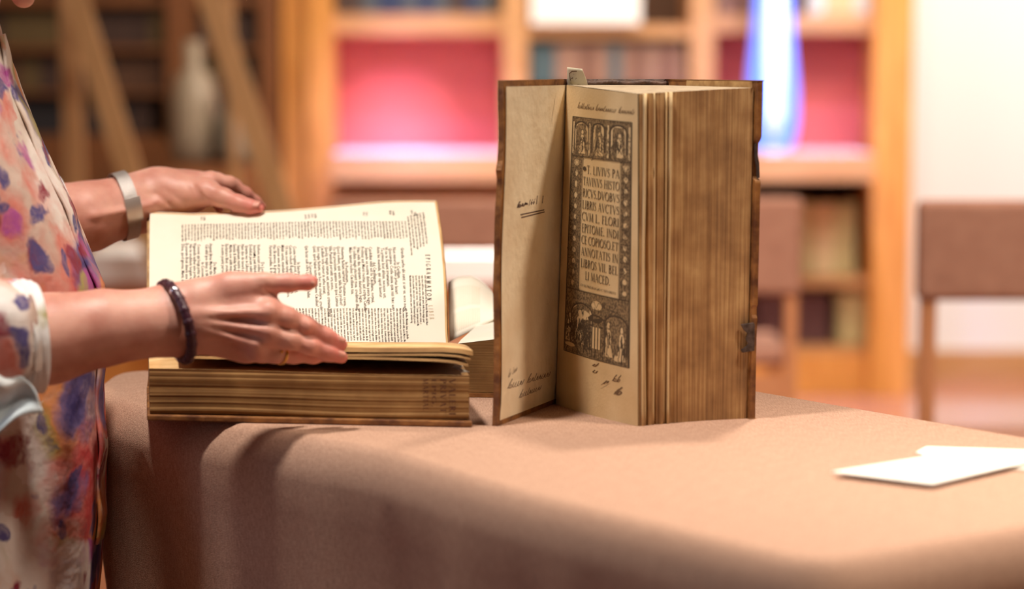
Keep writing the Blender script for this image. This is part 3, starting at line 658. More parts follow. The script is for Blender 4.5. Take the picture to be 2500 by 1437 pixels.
for word, px, py, ln_, mi in (('EPIGRAMMATON', 1041, 621, 112, 1), ('LIBER', 1048, 745, 34, 2)):
    s0, t0 = inv(px, py); s1, t1 = inv(px + 4, py + ln_); v, f, wd = caps(word, .55)
    for dd_ in (-.0006, 0, .0006): put(pg, [(s0 - .003 + dd_ + (s1 - s0) * p[0] / wd + p[1] * .0050 / WP, t0 + dd_ + (t1 - t0) * p[0] / wd) for p in v], f, PG, mi, .00025)
s0, t0 = inv(622, 622)   # ink blot
bl = [(s0 + .004 * math.cos(a) * (1 + .3 * math.sin(3 * a)) , t0 + .010 * math.sin(a) + .004 * math.cos(a)) for a in np.linspace(0, 2 * math.pi, 14, endpoint=False)]
put(pg, bl, [tuple(range(14))], PG, 1, .0003)
M['ink_mid'] = mat('grey_brown_ink', srgb(84, 72, 58), .7)
M['ghost'] = mat('showthrough_ink', srgb(222, 208, 180), .8)
o = pg.build('printed_page', [M['paper_bright'], M['ink'], M['ghost'], M['ink_mid']], book1, False)
for p in o.data.polygons[:59 * 39]: p.use_smooth = True
# browned rim of the page: thin darker strips along the top and right edges
rim = MB()
rim.grid(lambda a, b: PG(a, lerp(-.002, .008, b), .0002), 50, 2); rim.grid(lambda a, b: PG(lerp(.994, 1.001, a), b, .0002), 2, 40)
rim.build('browned_rim', M['paper_edge'], book1)
# loose leaf sheaves lifted over the block, held by the near hand
def sheaf(name, zf, th, x0, x1, seed, m):
    b = MB(); rg_ = random.Random(seed)
    def fn(k):
        def g(s_, v):
            s2 = lerp(x0, x1, s_); a = FL * (1 - s2) + FR * s2; bb = BL_ * (1 - s2) + BR_ * s2
            p = bb + (a - bb) * v * .995; z = ZT + HB + .002 + (zf - .002) * math.sin(v * math.pi / 2) ** 1.3 * (1 if v < .8 else 1)
            z += .0012 * math.sin(s_ * 6 + seed) * v + k * (th * (1 - .4 * (1 - v)))
            if s_ > .9: z -= .004 * ((s_ - .9) / .1) ** 2 * v
            return np.array([p[0] + (.004 * v if s_ > .95 else 0), p[1], z])
        return g
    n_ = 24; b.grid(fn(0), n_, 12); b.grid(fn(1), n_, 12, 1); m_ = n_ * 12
    edge = list(range(n_)) + [n_ * j + n_ - 1 for j in range(1, 12)] + [n_ * 11 + i for i in range(n_ - 2, -1, -1)] + [n_ * j for j in range(10, 0, -1)]
    L_ = len(edge); b.f += [(edge[i], edge[(i + 1) % L_], edge[(i + 1) % L_] + m_, edge[i] + m_) for i in range(L_)]; b.m += [0] * L_
    return b.build(name, [m, M['paper_edge']], book1, True)  # browned upper faces: leaf browning, with shade put into the colour too
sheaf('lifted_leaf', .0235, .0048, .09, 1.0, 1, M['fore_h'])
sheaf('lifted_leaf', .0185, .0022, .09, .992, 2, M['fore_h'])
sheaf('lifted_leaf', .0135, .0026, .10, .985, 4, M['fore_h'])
# torn paper corner
b = MB(); p0 = T(1096, 888, ZT + HB + .002); a_ = [W(1096, 888, 2.64), W(1130, 893, 2.6), W(1124, 900, 2.58), W(1146, 908, 2.56), W(1128, 909, 2.555), W(1104, 897, 2.6)]
b.add(a_, [(0, 1, 2, 5), (5, 2, 3, 4)]); o = b.build('torn_corner', M['paper_bright'], book1); sm = o.modifiers.new('t', 'SOLIDIFY'); sm.thickness = .0006

# =============== the upright open book ===============
HBt = T(1359, 986); NB = T(1560, 1040); EB = T(1822, 1021)
YH_ = HBt[1]; YN = NB[1]; YE = EB[1]
HT = W(1386, 207, YH_); NT = W(1560, 229, YN); ET = W(1839, 214, YE)
book2 = thing('upright_book', (NB + EB) / 2, 'thick old book standing upright with its front cover open at a title page', 'book')
def TPg(u, v, lift=0.0):   # u from hinge to fore edge, v from top to bottom
    p = lerp(lerp(HT, NT, u), lerp(HBt, NB, u), v)
    d = NB - HBt; nn = np.array([d[1], -d[0], 0]); nn /= np.linalg.norm(nn)
    bow = .005 * math.sin(math.pi * u) - .0
    return p + nn * (bow + lift)
if (TPg(.5, .5, .01) - TPg(.5, .5))[1] > 0:
    _T = TPg
    def TPg(u, v, lift=0.0):
        p = lerp(lerp(HT, NT, u), lerp(HBt, NB, u), v); d = NB - HBt; nn = -np.array([d[1], -d[0], 0]); nn /= np.linalg.norm(nn)
        return p + nn * (.005 * math.sin(math.pi * u) + lift)
SB = HBt + (EB - NB); ST = W(float(project(HT + (ET - NT))[0]), 208, SB[1])       # back corner of the block at the spine
# block: wavy fore-edge of many leaf bundles
tb_ = MB(); rg = random.Random(5); NBn = 90
fo = [0.0]; 
for k in range(NBn): fo.append(rg.uniform(-1, 1) * (.0006 if k < 34 else .0003))
for k in range(2, 30): fo[k] += .0009 * math.sin(k * 1.05) 
for a_, b_, d_ in ((6, 8, -.004), (13, 16, -.003), (22, 23, -.003)):
    for k in range(a_, b_): fo[k] -= abs(d_)
dirn = (NB - HBt) / np.linalg.norm(NB - HBt)
def FEdge(u, v, k=None, l=0.0):
    p = lerp(lerp(NT, ET, u), lerp(NB, EB, u), v)
    kk = u * NBn; i = int(min(NBn - 1, kk)); o_ = lerp(fo[i], fo[min(i + 1, NBn)], kk - i)
    o_ += .0008 * math.sin(v * 5 + u * 40) * (1 - u) - .006 * math.sin(math.pi * u) ** 1.0
    top = (1 - v) * .0
    return p + dirn * (o_ - .0006 * 0 + l)
tb_.grid(lambda a, b: FEdge(a, b), NBn * 2 + 1, 30, 0)
def ring(v): return [FEdge(q, v) for q in np.linspace(0, 1, 40)] + [lerp(ST, SB, v), lerp(HT, HBt, v)]
def topring(): 
    r = ring(0); return r
for v_, m_ in ((0, 1), (1, 0)):
    r = ring(v_); tb_.add(r, [tuple(range(len(r)))], m_)
tb_.add([lerp(ST, SB, 0), lerp(ST, SB, 1), ET, EB], [(0, 1, 3, 2)], 0); tb_.add([HT, HBt, ST, SB], [(0, 1, 3, 2)], 0)
tb_.build('text_block', [M['fore_v'], M['head_edge']], book2)
# some loose paler leaves standing out of the front section
for u_, pr, m_ in ((.03, .0025, 'paper_old'), (.065, .002, 'paper_old'), (.145, .001, 'paper_old'), (.25, .0024, 'paper_bright'), (.275, .0028, 'paper_old')):
    b = MB(); b.grid(lambda a, b2: lerp(FEdge(u_, b2), FEdge(u_, b2, l=pr + .0012 * math.sin(b2 * 4 + u_ * 30)), a) + np.array([.0012 * math.sin(b2 * 3 + u_ * 50) * (1 - b2) + .0, 0, 0]), 3, 24)
    o = b.build('loose_leaf', M['paper_old'] if m_ == 'paper_old' else M['paper_old'], book2, True); sm = o.modifiers.new('t', 'SOLIDIFY'); sm.thickness = .0022; sm.offset = 0
# title page with border, lettering and handwriting
tp = MB(); tp.grid(lambda a, b: TPg(a, b, .0012), 24, 40, 0); ngrid = 23 * 39
def TL(u, v, l): return TPg(u, v, .0012 + l)
iv = lambda px, py: invert(lambda a, b: TPg(a, b, .0012), px, py, (.5, .5))
fr = [iv(*p) for p in ((1399, 284), (1543, 299), (1536, 898), (1377, 854))]      # frame TL TR BR BL
pn = [iv(*p) for p in ((1423, 385), (1517, 399), (1511, 729), (1414, 704))]      # text panel
def quadmap(q): return lambda x, y: lerp(lerp(q[0], q[1], x), lerp(q[3], q[2], x), y)
frm = quadmap(fr); pan = quadmap(pn)
def Qtone(poly, mi, l): put(tp, poly, [tuple(range(len(poly)))], TL, mi, l)
def subdiv_quad(fm_, x0, x1, y0, y1, mi, l, n_=8, k_=8):
    v = [fm_(lerp(x0, x1, i / n_), lerp(y0, y1, j / k_)) for j in range(k_ + 1) for i in range(n_ + 1)]
    f = [(j * (n_ + 1) + i, j * (n_ + 1) + i + 1, (j + 1) * (n_ + 1) + i + 1, (j + 1) * (n_ + 1) + i) for j in range(k_) for i in range(n_)]
    put(tp, v, f, TL, mi, l)
YA, YBm = .163, .728       # border bands: top panel 0..YA, side columns, bottom panel YBm..1
def inv_frm(t):
    u = np.array([.5, .5])
    for _ in range(12):
        r = frm(*u) - t; J = np.array([(frm(u[0] + 1e-4, u[1]) - frm(*u)) / 1e-4, (frm(u[0], u[1] + 1e-4) - frm(*u)) / 1e-4]).T; u = u - np.linalg.solve(J, r)
    return u
_c = [inv_frm(q) for q in pn]
pu0 = (_c[0][0] + _c[3][0]) / 2; pu1 = (_c[1][0] + _c[2][0]) / 2
subdiv_quad(frm, 0, 1, 0, YA, 1, .00012); subdiv_quad(frm, 0, pu0, YA, YBm, 1, .00012); subdiv_quad(frm, pu1, 1, YA, YBm, 1, .00012); subdiv_quad(frm, 0, 1, YBm, 1, 1, .00012)
AS = 144 / 600
def strokes(pts, w_, mi=2, l=.0002):
    w_ = w_ * .62 if mi == 2 else w_     # frame coords x 0..1, y 0..1 ; width in frame-x units
    q = [(p[0], p[1] / AS) for p in pts]
    v, f = ribbon(q, w_); put(tp, [frm(p[0], p[1] * AS) for p in v], f, TL, mi, l)
def blob(cx, cy, rx, ry, mi, l=.00016, n_=12, j=.2, rg_=rg):
    put(tp, [frm(cx + rx * math.cos(a) * (1 + rg_.uniform(-j, j)), cy + ry * math.sin(a) * (1 + rg_.uniform(-j, j))) for a in np.linspace(0, 2 * math.pi, n_, endpoint=False)], [tuple(range(n_))], TL, mi, l)
for a, b in (((0, 0), (1, 0)), ((1, 0), (1, 1)), ((1, 1), (0, 1)), ((0, 1), (0, 0)), ((0, YA), (1, YA)), ((0, YBm), (1, YBm)), ((pu0, YA), (pu0, YBm)), ((pu1, YA), (pu1, YBm))):
    strokes([(lerp(a[0], b[0], t), lerp(a[1], b[1], t)) for t in np.linspace(0, 1, 12)], .022)
    strokes([(lerp(a[0], b[0], t) * .97 + .015, lerp(a[1], b[1], t) * .985 + .0075) for t in np.linspace(0, 1, 12)], .008)
def arch(cx, w_, y0, y1, fill=0):        # light niche with an arch top
    pts = [(cx - w_ / 2, y1), (cx - w_ / 2, y0 + w_ / 2 * AS)] + [(cx - w_ / 2 * math.cos(a), y0 + w_ / 2 * AS * (1 - math.sin(a))) for a in np.linspace(0, math.pi, 12)] + [(cx + w_ / 2, y1)]
    put(tp, [frm(*p) for p in pts], [tuple(range(len(pts)))], TL, fill, .00014)
    strokes(pts[:-1] + [(cx + w_ / 2, y1)], .036); strokes([(cx + (p[0] - cx) * 1.15, y0 - .004 + (p[1] - y0) * 1.02) for p in pts], .009)
def figure(cx, y0, y1, sx, rg_):
    h = y1 - y0
    blob(cx, y0 + h * .1, sx * .35, h * .09, 0, .00018, 9, .1); strokes([(cx - sx * .4, y0 + h * .12), (cx - sx * .3, y0), (cx + sx * .3, y0), (cx + sx * .42, y0 + h * .14)], .02)
    body = [(cx - sx * .5, y0 + h * .28), (cx - sx * .2, y0 + h * .2), (cx + sx * .3, y0 + h * .22), (cx + sx * .6, y0 + h * .4), (cx + sx * .5, y0 + h * .7), (cx + sx * .9, y1), (cx - sx * .9, y1), (cx - sx * .6, y0 + h * .6)]
    put(tp, [frm(*p) for p in body], [tuple(range(8))], TL, 0, .00016)
    for _ in range(13):
        a = rg_.uniform(-.7, .7) * sx; ya = y0 + h * rg_.uniform(.22, .7); yb = min(y1, ya + h * rg_.uniform(.15, .35))
        strokes([(cx + a, ya), (cx + a + rg_.uniform(-.3, .3) * sx, (ya + yb) / 2), (cx + a * 1.2 + rg_.uniform(-.2, .3) * sx, yb)], rg_.uniform(.012, .026))
rgw = random.Random(9)
for cx, w_ in ((.19, .27), (.5, .2), (.81, .24)):
    arch(cx, w_, .018, .135); figure(cx + .02, .05, .15, .07, rgw)
    for k in range(5): strokes([(cx - w_ * .4 + k * .03, .12), (cx - w_ * .4 + k * .03 + .015, .08 + rgw.random() * .03)], .016)
for cx in (.03, .345, .655, .97): strokes([(cx, .02), (cx, .155)], .03, 0, .0002); strokes([(cx - .02, .02), (cx - .02, .155)], .014); strokes([(cx + .022, .02), (cx + .022, .155)], .014)
for k in range(330):      # hatching across the whole border
    band = rgw.choice(['t', 'l', 'r', 'b', 'b', 't'])
    if band == 't': x, y = rgw.uniform(.02, .98), rgw.uniform(.01, YA - .01)
    elif band == 'b': x, y = rgw.uniform(.02, .95), rgw.uniform(YBm + .01, .98)
    elif band == 'l': x, y = rgw.uniform(.01, pu0 - .03), rgw.uniform(YA, YBm)
    else: x, y = rgw.uniform(pu1 + .02, .97), rgw.uniform(YA, YBm)
    strokes([(x, y), (x + rgw.uniform(-.03, .03), y + .012), (x + rgw.uniform(-.02, .04), y + .02)], .014)
for x0, x1 in ((.012, pu0 - .012), (pu1 + .012, .988)):       # side candelabra ornament
    cx = (x0 + x1) / 2
    for y in (.215, .44, .5, .6): strokes([(x0, y), (x1, y)], .02)
    for y in np.linspace(.235, .7, 11):
        blob(cx, y, .028, .012, 0, .00018, 8, .25); strokes([(cx - .05, y + .02), (cx - .02, y + .008), (cx, y + .026), (cx + .02, y + .008), (cx + .05, y + .02)], .015); strokes([(cx - .035, y - .008), (cx - .045, y + .016)], .012)
    blob(cx, .19, .05, .014, 0, .00018, 10, .15); strokes([(cx - .04, .19), (cx, .178), (cx + .04, .19), (cx, .203), (cx - .04, .19)], .014)
arch(.3, .36, .78, .95, 0); blob(.34, .825, .1, .022, 0, .00016); arch(.82, .3, .80, .96, 1)
figure(.1, .83, .95, .09, rgw); figure(.27, .805, .95, .1, rgw); figure(.72, .83, .975, .07, rgw); figure(.9, .84, .98, .06, rgw)
for cx in (.5, .545, .59): strokes([(cx, .865), (cx, .955)], .028, 0, .00022); strokes([(cx + .02, .86), (cx + .02, .96)], .014)
strokes([(.43, .86), (.64, .862)], .05, 2); strokes([(.42, .962), (.66, .965)], .05, 2); blob(.53, .83, .11, .018, 2, .00018); blob(.53, .775, .08, .018, 0, .0002); strokes([(.44, .775), (.5, .76), (.53, .785), (.57, .76), (.63, .775)], .018)
blob(.11, .965, .09, .009, 0, .0003, 10, .05); blob(.86, .975, .07, .012, 0, .0002)
for k in range(90):
    x = rgw.uniform(.13, .46); y = rgw.uniform(.84, .94); strokes([(x, y), (x + rgw.uniform(-.02, .02), y + .012), (x + rgw.uniform(-.03, .03), y + .03)], .016)
for k in range(36):
    x = rgw.uniform(.02, .95); y = rgw.uniform(.9, .985); strokes([(x, y), (x + rgw.uniform(-.01, .01), min(.992, y + .03))], .016)
# lettering in the panel
put(tp, pn, [(0, 1, 2, 3)], TL, 0, .00026)
lines = ['T. LIVIVS PA', 'TAVINVS HISTO', 'RICVS.DVOBVS', 'LIBRIS AVCTVS', 'CVM L. FLORI', 'EPITOME. INDI', 'CE COPIOSO.ET', 'ANNOTATIS IN', 'LIBROS VII. BEL', 'LI MACED.']
for k, st in enumerate(lines):
    v, f, wd = caps(st); x0, x1 = (.14, .97) if k == 0 else ((.17, .8) if k == 9 else (.035, .975)); yc = .082 + .0893 * k; hh = .064
    put(tp, [pan(lerp(x0, x1, p[0] / wd), yc + hh / 2 - p[1] * hh) for p in v], f, TL, 4, .0004)
v, f, wd = caps('CVM PRIVILEGIO CAESAREO'); put(tp, [pan(lerp(.05, .93, p[0] / wd), .975 - p[1] * .018) for p in v], f, TL, 4, .0004)
put(tp, [pan(.07 + .04 * math.cos(a) * (1 + .4 * math.cos(2 * a)), .078 + .018 * math.sin(a)) for a in np.linspace(0, 6.28, 12, endpoint=False)], [tuple(range(12))], TL, 2, .0004)
# handwriting above and numbers below
a0 = iv(1406, 263); a1 = iv(1548, 281); up_ = iv(1406, 243) - a0
rgh = random.Random(3)
def pen(word, pa, pb, hpx, fn_iv, target, fn_surf, mi, lift=.0002, wt=.13, slant=.45):
    A = fn_iv(*pa); B = fn_iv(*pb); U = fn_iv(pa[0], pa[1] - hpx) - A
    v, f, wd = script(word, rgh, slant, wt); put(target, [A + (B - A) * (p[0] / wd) + U * p[1] for p in v], f, fn_surf, mi, lift)
pen('Bibliotheca Beneduensis Laurenti', (1410, 264), (1549, 280), 9, iv, tp, TL, 3, wt=.1)
pen('il', (1446, 893), (1458, 896), 7, iv, tp, TL, 3, wt=.2); pen('12', (1446, 908), (1460, 912), 7, iv, tp, TL, 3, wt=.2)
pen('m', (1468, 940), (1486, 936), 9, iv, tp, TL, 3, wt=.12); pen('c', (1468, 948), (1488, 938), 2, iv, tp, TL, 3, wt=.2)
pen('GB', (1494, 930), (1514, 934), 10, iv, tp, TL, 3, wt=.14); pen('B', (1498, 962), (1516, 966), 12, iv, tp, TL, 3, wt=.2)
o = tp.build('title_page', [M['paper_old'], M['tone'], M['ink_woodcut'] if 'ink_woodcut' in M else mat('woodcut_ink', srgb(78, 62, 42), .8), M['ink_soft'], M['ink_title']], book2)
for p in o.data.polygons[:ngrid]: p.use_smooth = True
# opened front cover
CNb = T(1214, 1040); CHb = T(1357, 984); CNt = W(1229, 196, CNb[1]); CHt = W(1383, 193, CHb[1])
def ICv(u, v, l=0.0):
    p = lerp(lerp(CNt, CHt, u), lerp(CNb, CHb, u), v); d = CHb - CNb; nn = np.array([d[1], -d[0], 0]); nn /= np.linalg.norm(nn)
    if nn[0] < 0: nn = -nn
    return p + nn * (l + .0012 * math.sin(v * 9) * (1 - u))
TH = -.0062
def ragged(u, v): return u - (.012 * noise.noise(Vector((v * 9, 0, 0))) + (.02 if .24 < v < .27 else 0) if u < .01 else 0)
cb = MB(); n1, n2 = 3, 40
cb.grid(lambda a, b: ICv(ragged(a, b), b, 0), n1, n2); cb.grid(lambda a, b: ICv(ragged(a, b), b, TH), n1, n2)
edge = list(range(n1)) + [n1 * j + n1 - 1 for j in range(1, n2)] + [n1 * (n2 - 1) + i for i in range(n1 - 2, -1, -1)] + [n1 * j for j in range(n2 - 2, 0, -1)]
cb.f += [(edge[i], edge[(i + 1) % len(edge)], edge[(i + 1) % len(edge)] + n1 * n2, edge[i] + n1 * n2) for i in range(len(edge))]; cb.m += [0] * len(edge)
fc = cb.build('front_cover', M['leather'], book2); fc['label'] = 'opened front cover board in worn brown leather'
pd = MB(); pd.grid(lambda a, b: ICv(lerp(.03, 1.0, a), lerp(.018, .985, b), .0008 + .0006 * math.sin(b * 30) * (b > .95)), 14, 40, 0); npd = 13 * 39
icv = lambda px, py: invert(lambda a, b: ICv(a, b, .0008), px, py, (.5, .5)); ICs = lambda u, v, l: ICv(u, v, .0008 + l)
pen('Num', (1262, 508), (1288, 500), 8, icv, pd, ICs, 2, wt=.28, slant=.2)
_f = font_meshes(['166', '63', '12'])
def put_font(st, px, py, w_p, h_p, ivf, target, fn_surf, mi):
    v, f = _f[st]; A = ivf(px, py); R_ = ivf(px + w_p, py - w_p * .22) - A; U = ivf(px + h_p * .25, py - h_p) - A; wd = v[:, 0].max()
    put(target, [A + R_ * (q[0] / wd) + U * (q[1] / .7) for q in v], f, fn_surf, mi, .0003)
put_font('166', 1288, 502, 16, 15, icv, pd, ICs, 2)
v, f, wd = caps('I'); 
for x in (1308, 1322):
    A = icv(x, 498 if x < 1315 else 496); U = icv(x + 2, 478) - A; R_ = icv(x + 9, 495) - A; put(pd, [A + R_ * p[0] + U * p[1] for p in v], f, ICs, 2, .0003)
for (x0, y0), (x1, y1) in (((1270, 524), (1328, 512)), ((1272, 531), (1329, 517))):
    A = icv(x0, y0); B = icv(x1, y1); vv, ff = ribbon([A, (A + B) / 2, B], .0035); put(pd, vv, ff, ICs, 2, .0003)
pen('Ex dono', (1240, 922), (1262, 905), 10, icv, pd, ICs, 1, wt=.1)
pen('Livius Patauinus', (1238, 950), (1344, 918), 12, icv, pd, ICs, 1, wt=.13); pen('Historicus', (1266, 972), (1322, 950), 10, icv, pd, ICs, 1, wt=.13)
pen('lsll', (1346, 300), (1354, 250), 6, icv, pd, ICs, 1, wt=.12)
M['ink_dark_pen'] = mat('dark_pen_ink', srgb(96, 70, 62), .7)
o = pd.build('pastedown', [M['pastedown'], M['ink_pen'] if 'ink_pen' in M else mat('pale_pen_ink', srgb(140, 118, 98), .7), M['ink_dark_pen']], book2)
for p in o.data.polygons[:npd]: p.use_smooth = True
# back board, spine, clasp remains
nb = np.cross(EB - NB, np.array([0, 0, 1.])); outn = (EB - NB) / np.linalg.norm(EB - NB)
BEb = EB + outn * .001 + dirn * .006; BSb = SB + outn * .001 - dirn * .002
BEt = W(1850, 196, BEb[1]); BSt = BSb + (BEt - BEb)
bt = outn * .0068
bb = MB(); prof2 = [(0, 0), (.165, 0), (.175, -.002), (.185, -.006), (.2, -.0065), (.27, -.0065), (.285, -.006), (.292, -.001), (.3, 0), (.66, 0), (.67, -.002), (.69, -.0015), (.7, 0), (.76, -.001), (1, 0)]
v = []; 
for vv, o_ in prof2:
    E_ = lerp(BEt, BEb, vv) + dirn * o_; S_ = lerp(BSt, BSb, vv); v += [E_, E_ + bt, S_ + bt, S_]
f = [(0, 1, 2, 3), tuple(len(v) - 4 + i for i in (3, 2, 1, 0))]
for k in range(len(prof2) - 1): f += [(4 * k + i, 4 * k + (i + 1) % 4, 4 * k + 4 + (i + 1) % 4, 4 * k + 4 + i) for i in range(4)]
bb.add(v, f); o = bb.build('back_cover', M['leather'], book2); bevel(o, .0012); o['label'] = 'back cover board with notched worn leather edge'
# parchment lining visible above the block along the back board
b = MB(); b.hexa([lerp(BSb, BEb, .0) - outn * .0008 + (0, 0, .02), lerp(BSb, BEb, .97) - outn * .0008 + (0, 0, .02), lerp(BSb, BEb, .97) - outn * .0001 + (0, 0, .02), BSb - outn * .0001 + (0, 0, .02)], [lerp(BSt, BEt, .25) - outn * .0008 - (0, 0, .001), lerp(BSt, BEt, .95) - outn * .0008 - (0, 0, .001), lerp(BSt, BEt, .95) - outn * .0001 - (0, 0, .001), lerp(BSt, BEt, .25) - outn * .0001 - (0, 0, .001)])
b.build('turn_in', M['parchment'], book2)
sp = MB()
def spn(a, b):
    P0 = lerp(CHt, CHb, b) - (0, 0, .0); P1 = lerp(BSt, BSb, b); p = lerp(P0, P1, a); p = p + (-dirn) * .012 * math.sin(math.pi * a); return p
sp.grid(spn, 12, 30); o = sp.build('spine', M['leather_dark'], book2, True); sm = o.modifiers.new('t', 'SOLIDIFY'); sm.thickness = .003; sm.offset = 0
hb = MB().tube([lerp(HT, ST, t) + np.array([0, 0, .002 + .001 * math.sin(t * 20)]) - dirn * .002 for t in np.linspace(.06, .94, 12)], .0028, 8).build('head_band', M['leather_dark'], book2, True)
cl = MB(); A = lambda px, py, o_=0.0: W(px, py, BEb[1] - .004 + o_)
pts = [(1808, 792), (1840, 787), (1843, 792), (1842, 856), (1812, 861), (1809, 854), (1822, 846), (1826, 838), (1820, 828), (1826, 815), (1816, 806)]
q = [A(*p) for p in pts]; n_ = len(q); cl.add(q + [p + np.array([0, .004, 0]) for p in q], [tuple(range(n_))[::-1], tuple(range(n_, 2 * n_))] + [(i, (i + 1) % n_, (i + 1) % n_ + n_, i + n_) for i in range(n_)])
o = cl.build('clasp', M['metal_dark'], book2); o['label'] = 'broken dark metal clasp near the foot of the fore edge'; bevel(o, .0006)
cl = MB(); pts = [(1842, 352), (1847, 350), (1849, 372), (1854, 398), (1855, 434), (1848, 436), (1846, 404), (1842, 384)]
q = [A(*p, .006) for p in pts]; n_ = len(q); cl.add(q + [p + np.array([0, .004, 0]) for p in q], [tuple(range(n_))[::-1], tuple(range(n_, 2 * n_))] + [(i, (i + 1) % n_, (i + 1) % n_ + n_, i + n_) for i in range(n_)])
o = cl.build('clasp', M['metal_dark'], book2); o['label'] = 'dark remains of the upper clasp in the notch'; bevel(o, .0006)
# shelf-mark slip
b = MB(); sl = lambda a, t: lerp(lerp(W(1385, 164, YH_ + .0), W(1421, 168, YH_ - .012), a), lerp(W(1392, 240, YH_ + .012), W(1432, 240, YH_ - .004), a), t) + np.array([.0035 * math.sin(t * 2.6) * (a) - .001 * (1 - a) * math.sin(t * 3), .0, 0])
b.grid(sl, 8, 14, 0)
SLf = lambda x, y, l: sl(x, y) + np.array([-.2, -.8, .2]) * .0006
slip_iv = lambda px, py: invert(sl, px, py, (.5, .3))
fm = font_meshes(['8', '6', '3'])
for ch, x, y, s_ in (('8', .45, .26, .22), ('6', .5, .44, .2), ('3', .55, .6, .14)):
    v, f = fm[ch]; put(b, [(x + p[0] * s_ * 1.6 - .1, y - p[1] * s_) for p in v], f, SLf, 1, 0)
vv, ff = ribbon([(.15, .42), (.13, .2), (.3, .12), (.6, .1)], .03); put(b, vv, ff, SLf, 1, 0)
vv, ff = ribbon([(.22, .36), (.3, .33)], .03); put(b, vv, ff, SLf, 1, 0)
slip = b.build('paper_slip', [mat('ivory_slip_paper', srgb(226, 218, 186), .8), M['ink_soft']], None)
for p in slip.data.polygons[:7 * 13]: p.use_smooth = True
sm = slip.modifiers.new('t', 'SOLIDIFY'); sm.thickness = .0004
tag(slip, 'small ivory paper slip with pencilled numbers sticking out of the upright book', 'bookmark')

# =============== third open book behind ===============
b3 = thing('open_book', T(1220, 972), 'open book lying behind, seen between the raised page and the upright book', 'book')
F0 = T(1118, 968); F1 = T(1340, 978) ; F1[1] += .02; dpt = np.array([.03, .2, 0])
def hx(z0, z1, e, nm, m, z1r=None):
    b = MB(); dd = (F1 - F0) / np.linalg.norm(F1 - F0); a = F0 - dd * e + (0, -e, 0); c = F1 + dd * e + (0, -e, 0)
    b.hexa([(*a[:2], z0), (*c[:2], z0), (*(c + dpt)[:2], z0), (*(a + dpt)[:2], z0)], [(*a[:2], z1), (*c[:2], z1r or z1), (*(c + dpt)[:2], z1r or z1), (*(a + dpt)[:2], z1)]); return b.build(nm, m, b3)
hx(ZT + .0005, ZT + .005, .004, 'cover_board', M['leather']); tb3 = hx(ZT + .0055, ZT + .060, 0, 'text_block', [M['fore_h']], ZT + .074)
def crl(a, t, k=0.0):   # curling raised leaf
    lo = W(lerp(1097, 1300, a), lerp(834, 735, a), 2.86 + .08 * a)
    hi = W(lerp(1096, 1300, a), pl([1082, 1100, 1120, 1150, 1175, 1202, 1250, 1300], [708, 685, 677, 675, 688, 715, 760, 790], lerp(1096, 1300, a)), 3.0 + .05 * a)
    p = lerp(lo, hi, t); return p + np.array([0, -.022 * math.sin(math.pi * t) + k, .0])
b = MB(); b.grid(crl, 20, 14, 0); vt = []
for a in np.linspace(.06, .36, 15):
    for t0_, t1_ in ((.1, .42), (.5, .84)):
        vv, ff = ribbon([(a, lerp(t0_, t1_, q)) for q in np.linspace(0, 1, 6)], .005); put(b, vv, ff, lambda x, y, l: crl(x, y) + np.array([0, -.0006, .0002]), 1, 0)
o = b.build('curling_leaf', [M['paper_bright'], M['ghost']], b3, True); sm = o.modifiers.new('t', 'SOLIDIFY'); sm.thickness = .0015; sm.offset = 1
b = MB(); b.hexa([(*F0[:2], ZT + .0605), (*F1[:2], ZT + .0745), (*(F1 + dpt)[:2], ZT + .0745), (*(F0 + dpt)[:2], ZT + .0605)], [(*(F0 + dpt * .1)[:2], ZT + .0625), (*(F1 + dpt * .1)[:2], ZT + .0765), (*(F1 + dpt)[:2], ZT + .085), (*(F0 + dpt)[:2], ZT + .07)])
b.build('top_leaves', M['paper_bright'], b3)
# =============== the person ===============
def sd_cone(P_, a, b, ra, rb, sq=None):
    a = np.asarray(a, float); b = np.asarray(b, float); ba = b - a; L2 = ba @ ba; pa = P_ - a
    t = np.clip((pa @ ba) / L2, 0, 1); q = pa - t[..., None] * ba
    if sq is not None:      # squash along the unit vector sq[0] by factor sq[1]
        n_, k = np.asarray(sq[0], float), sq[1]; c = q @ n_; q = q + (c * (1 / k - 1))[..., None] * n_; d = np.sqrt((q * q).sum(-1)) - (ra + (rb - ra) * t); return d * (k if k < 1 else 1)
    return np.sqrt((q * q).sum(-1)) - (ra + (rb - ra) * t)
def sd_ell(P_, c, r, R_=None):
    q = P_ - np.asarray(c, float)
    if R_ is not None: q = q @ np.asarray(R_, float).T
    r = np.asarray(r, float); k0 = np.sqrt(((q / r) ** 2).sum(-1)); k1 = np.sqrt(((q / r ** 2) ** 2).sum(-1)) + 1e-9
    return k0 * (k0 - 1) / k1
def smin(a, b, k):
    h = np.maximum(k - np.abs(a - b), 0) / k; return np.minimum(a, b) - h * h * k * .25
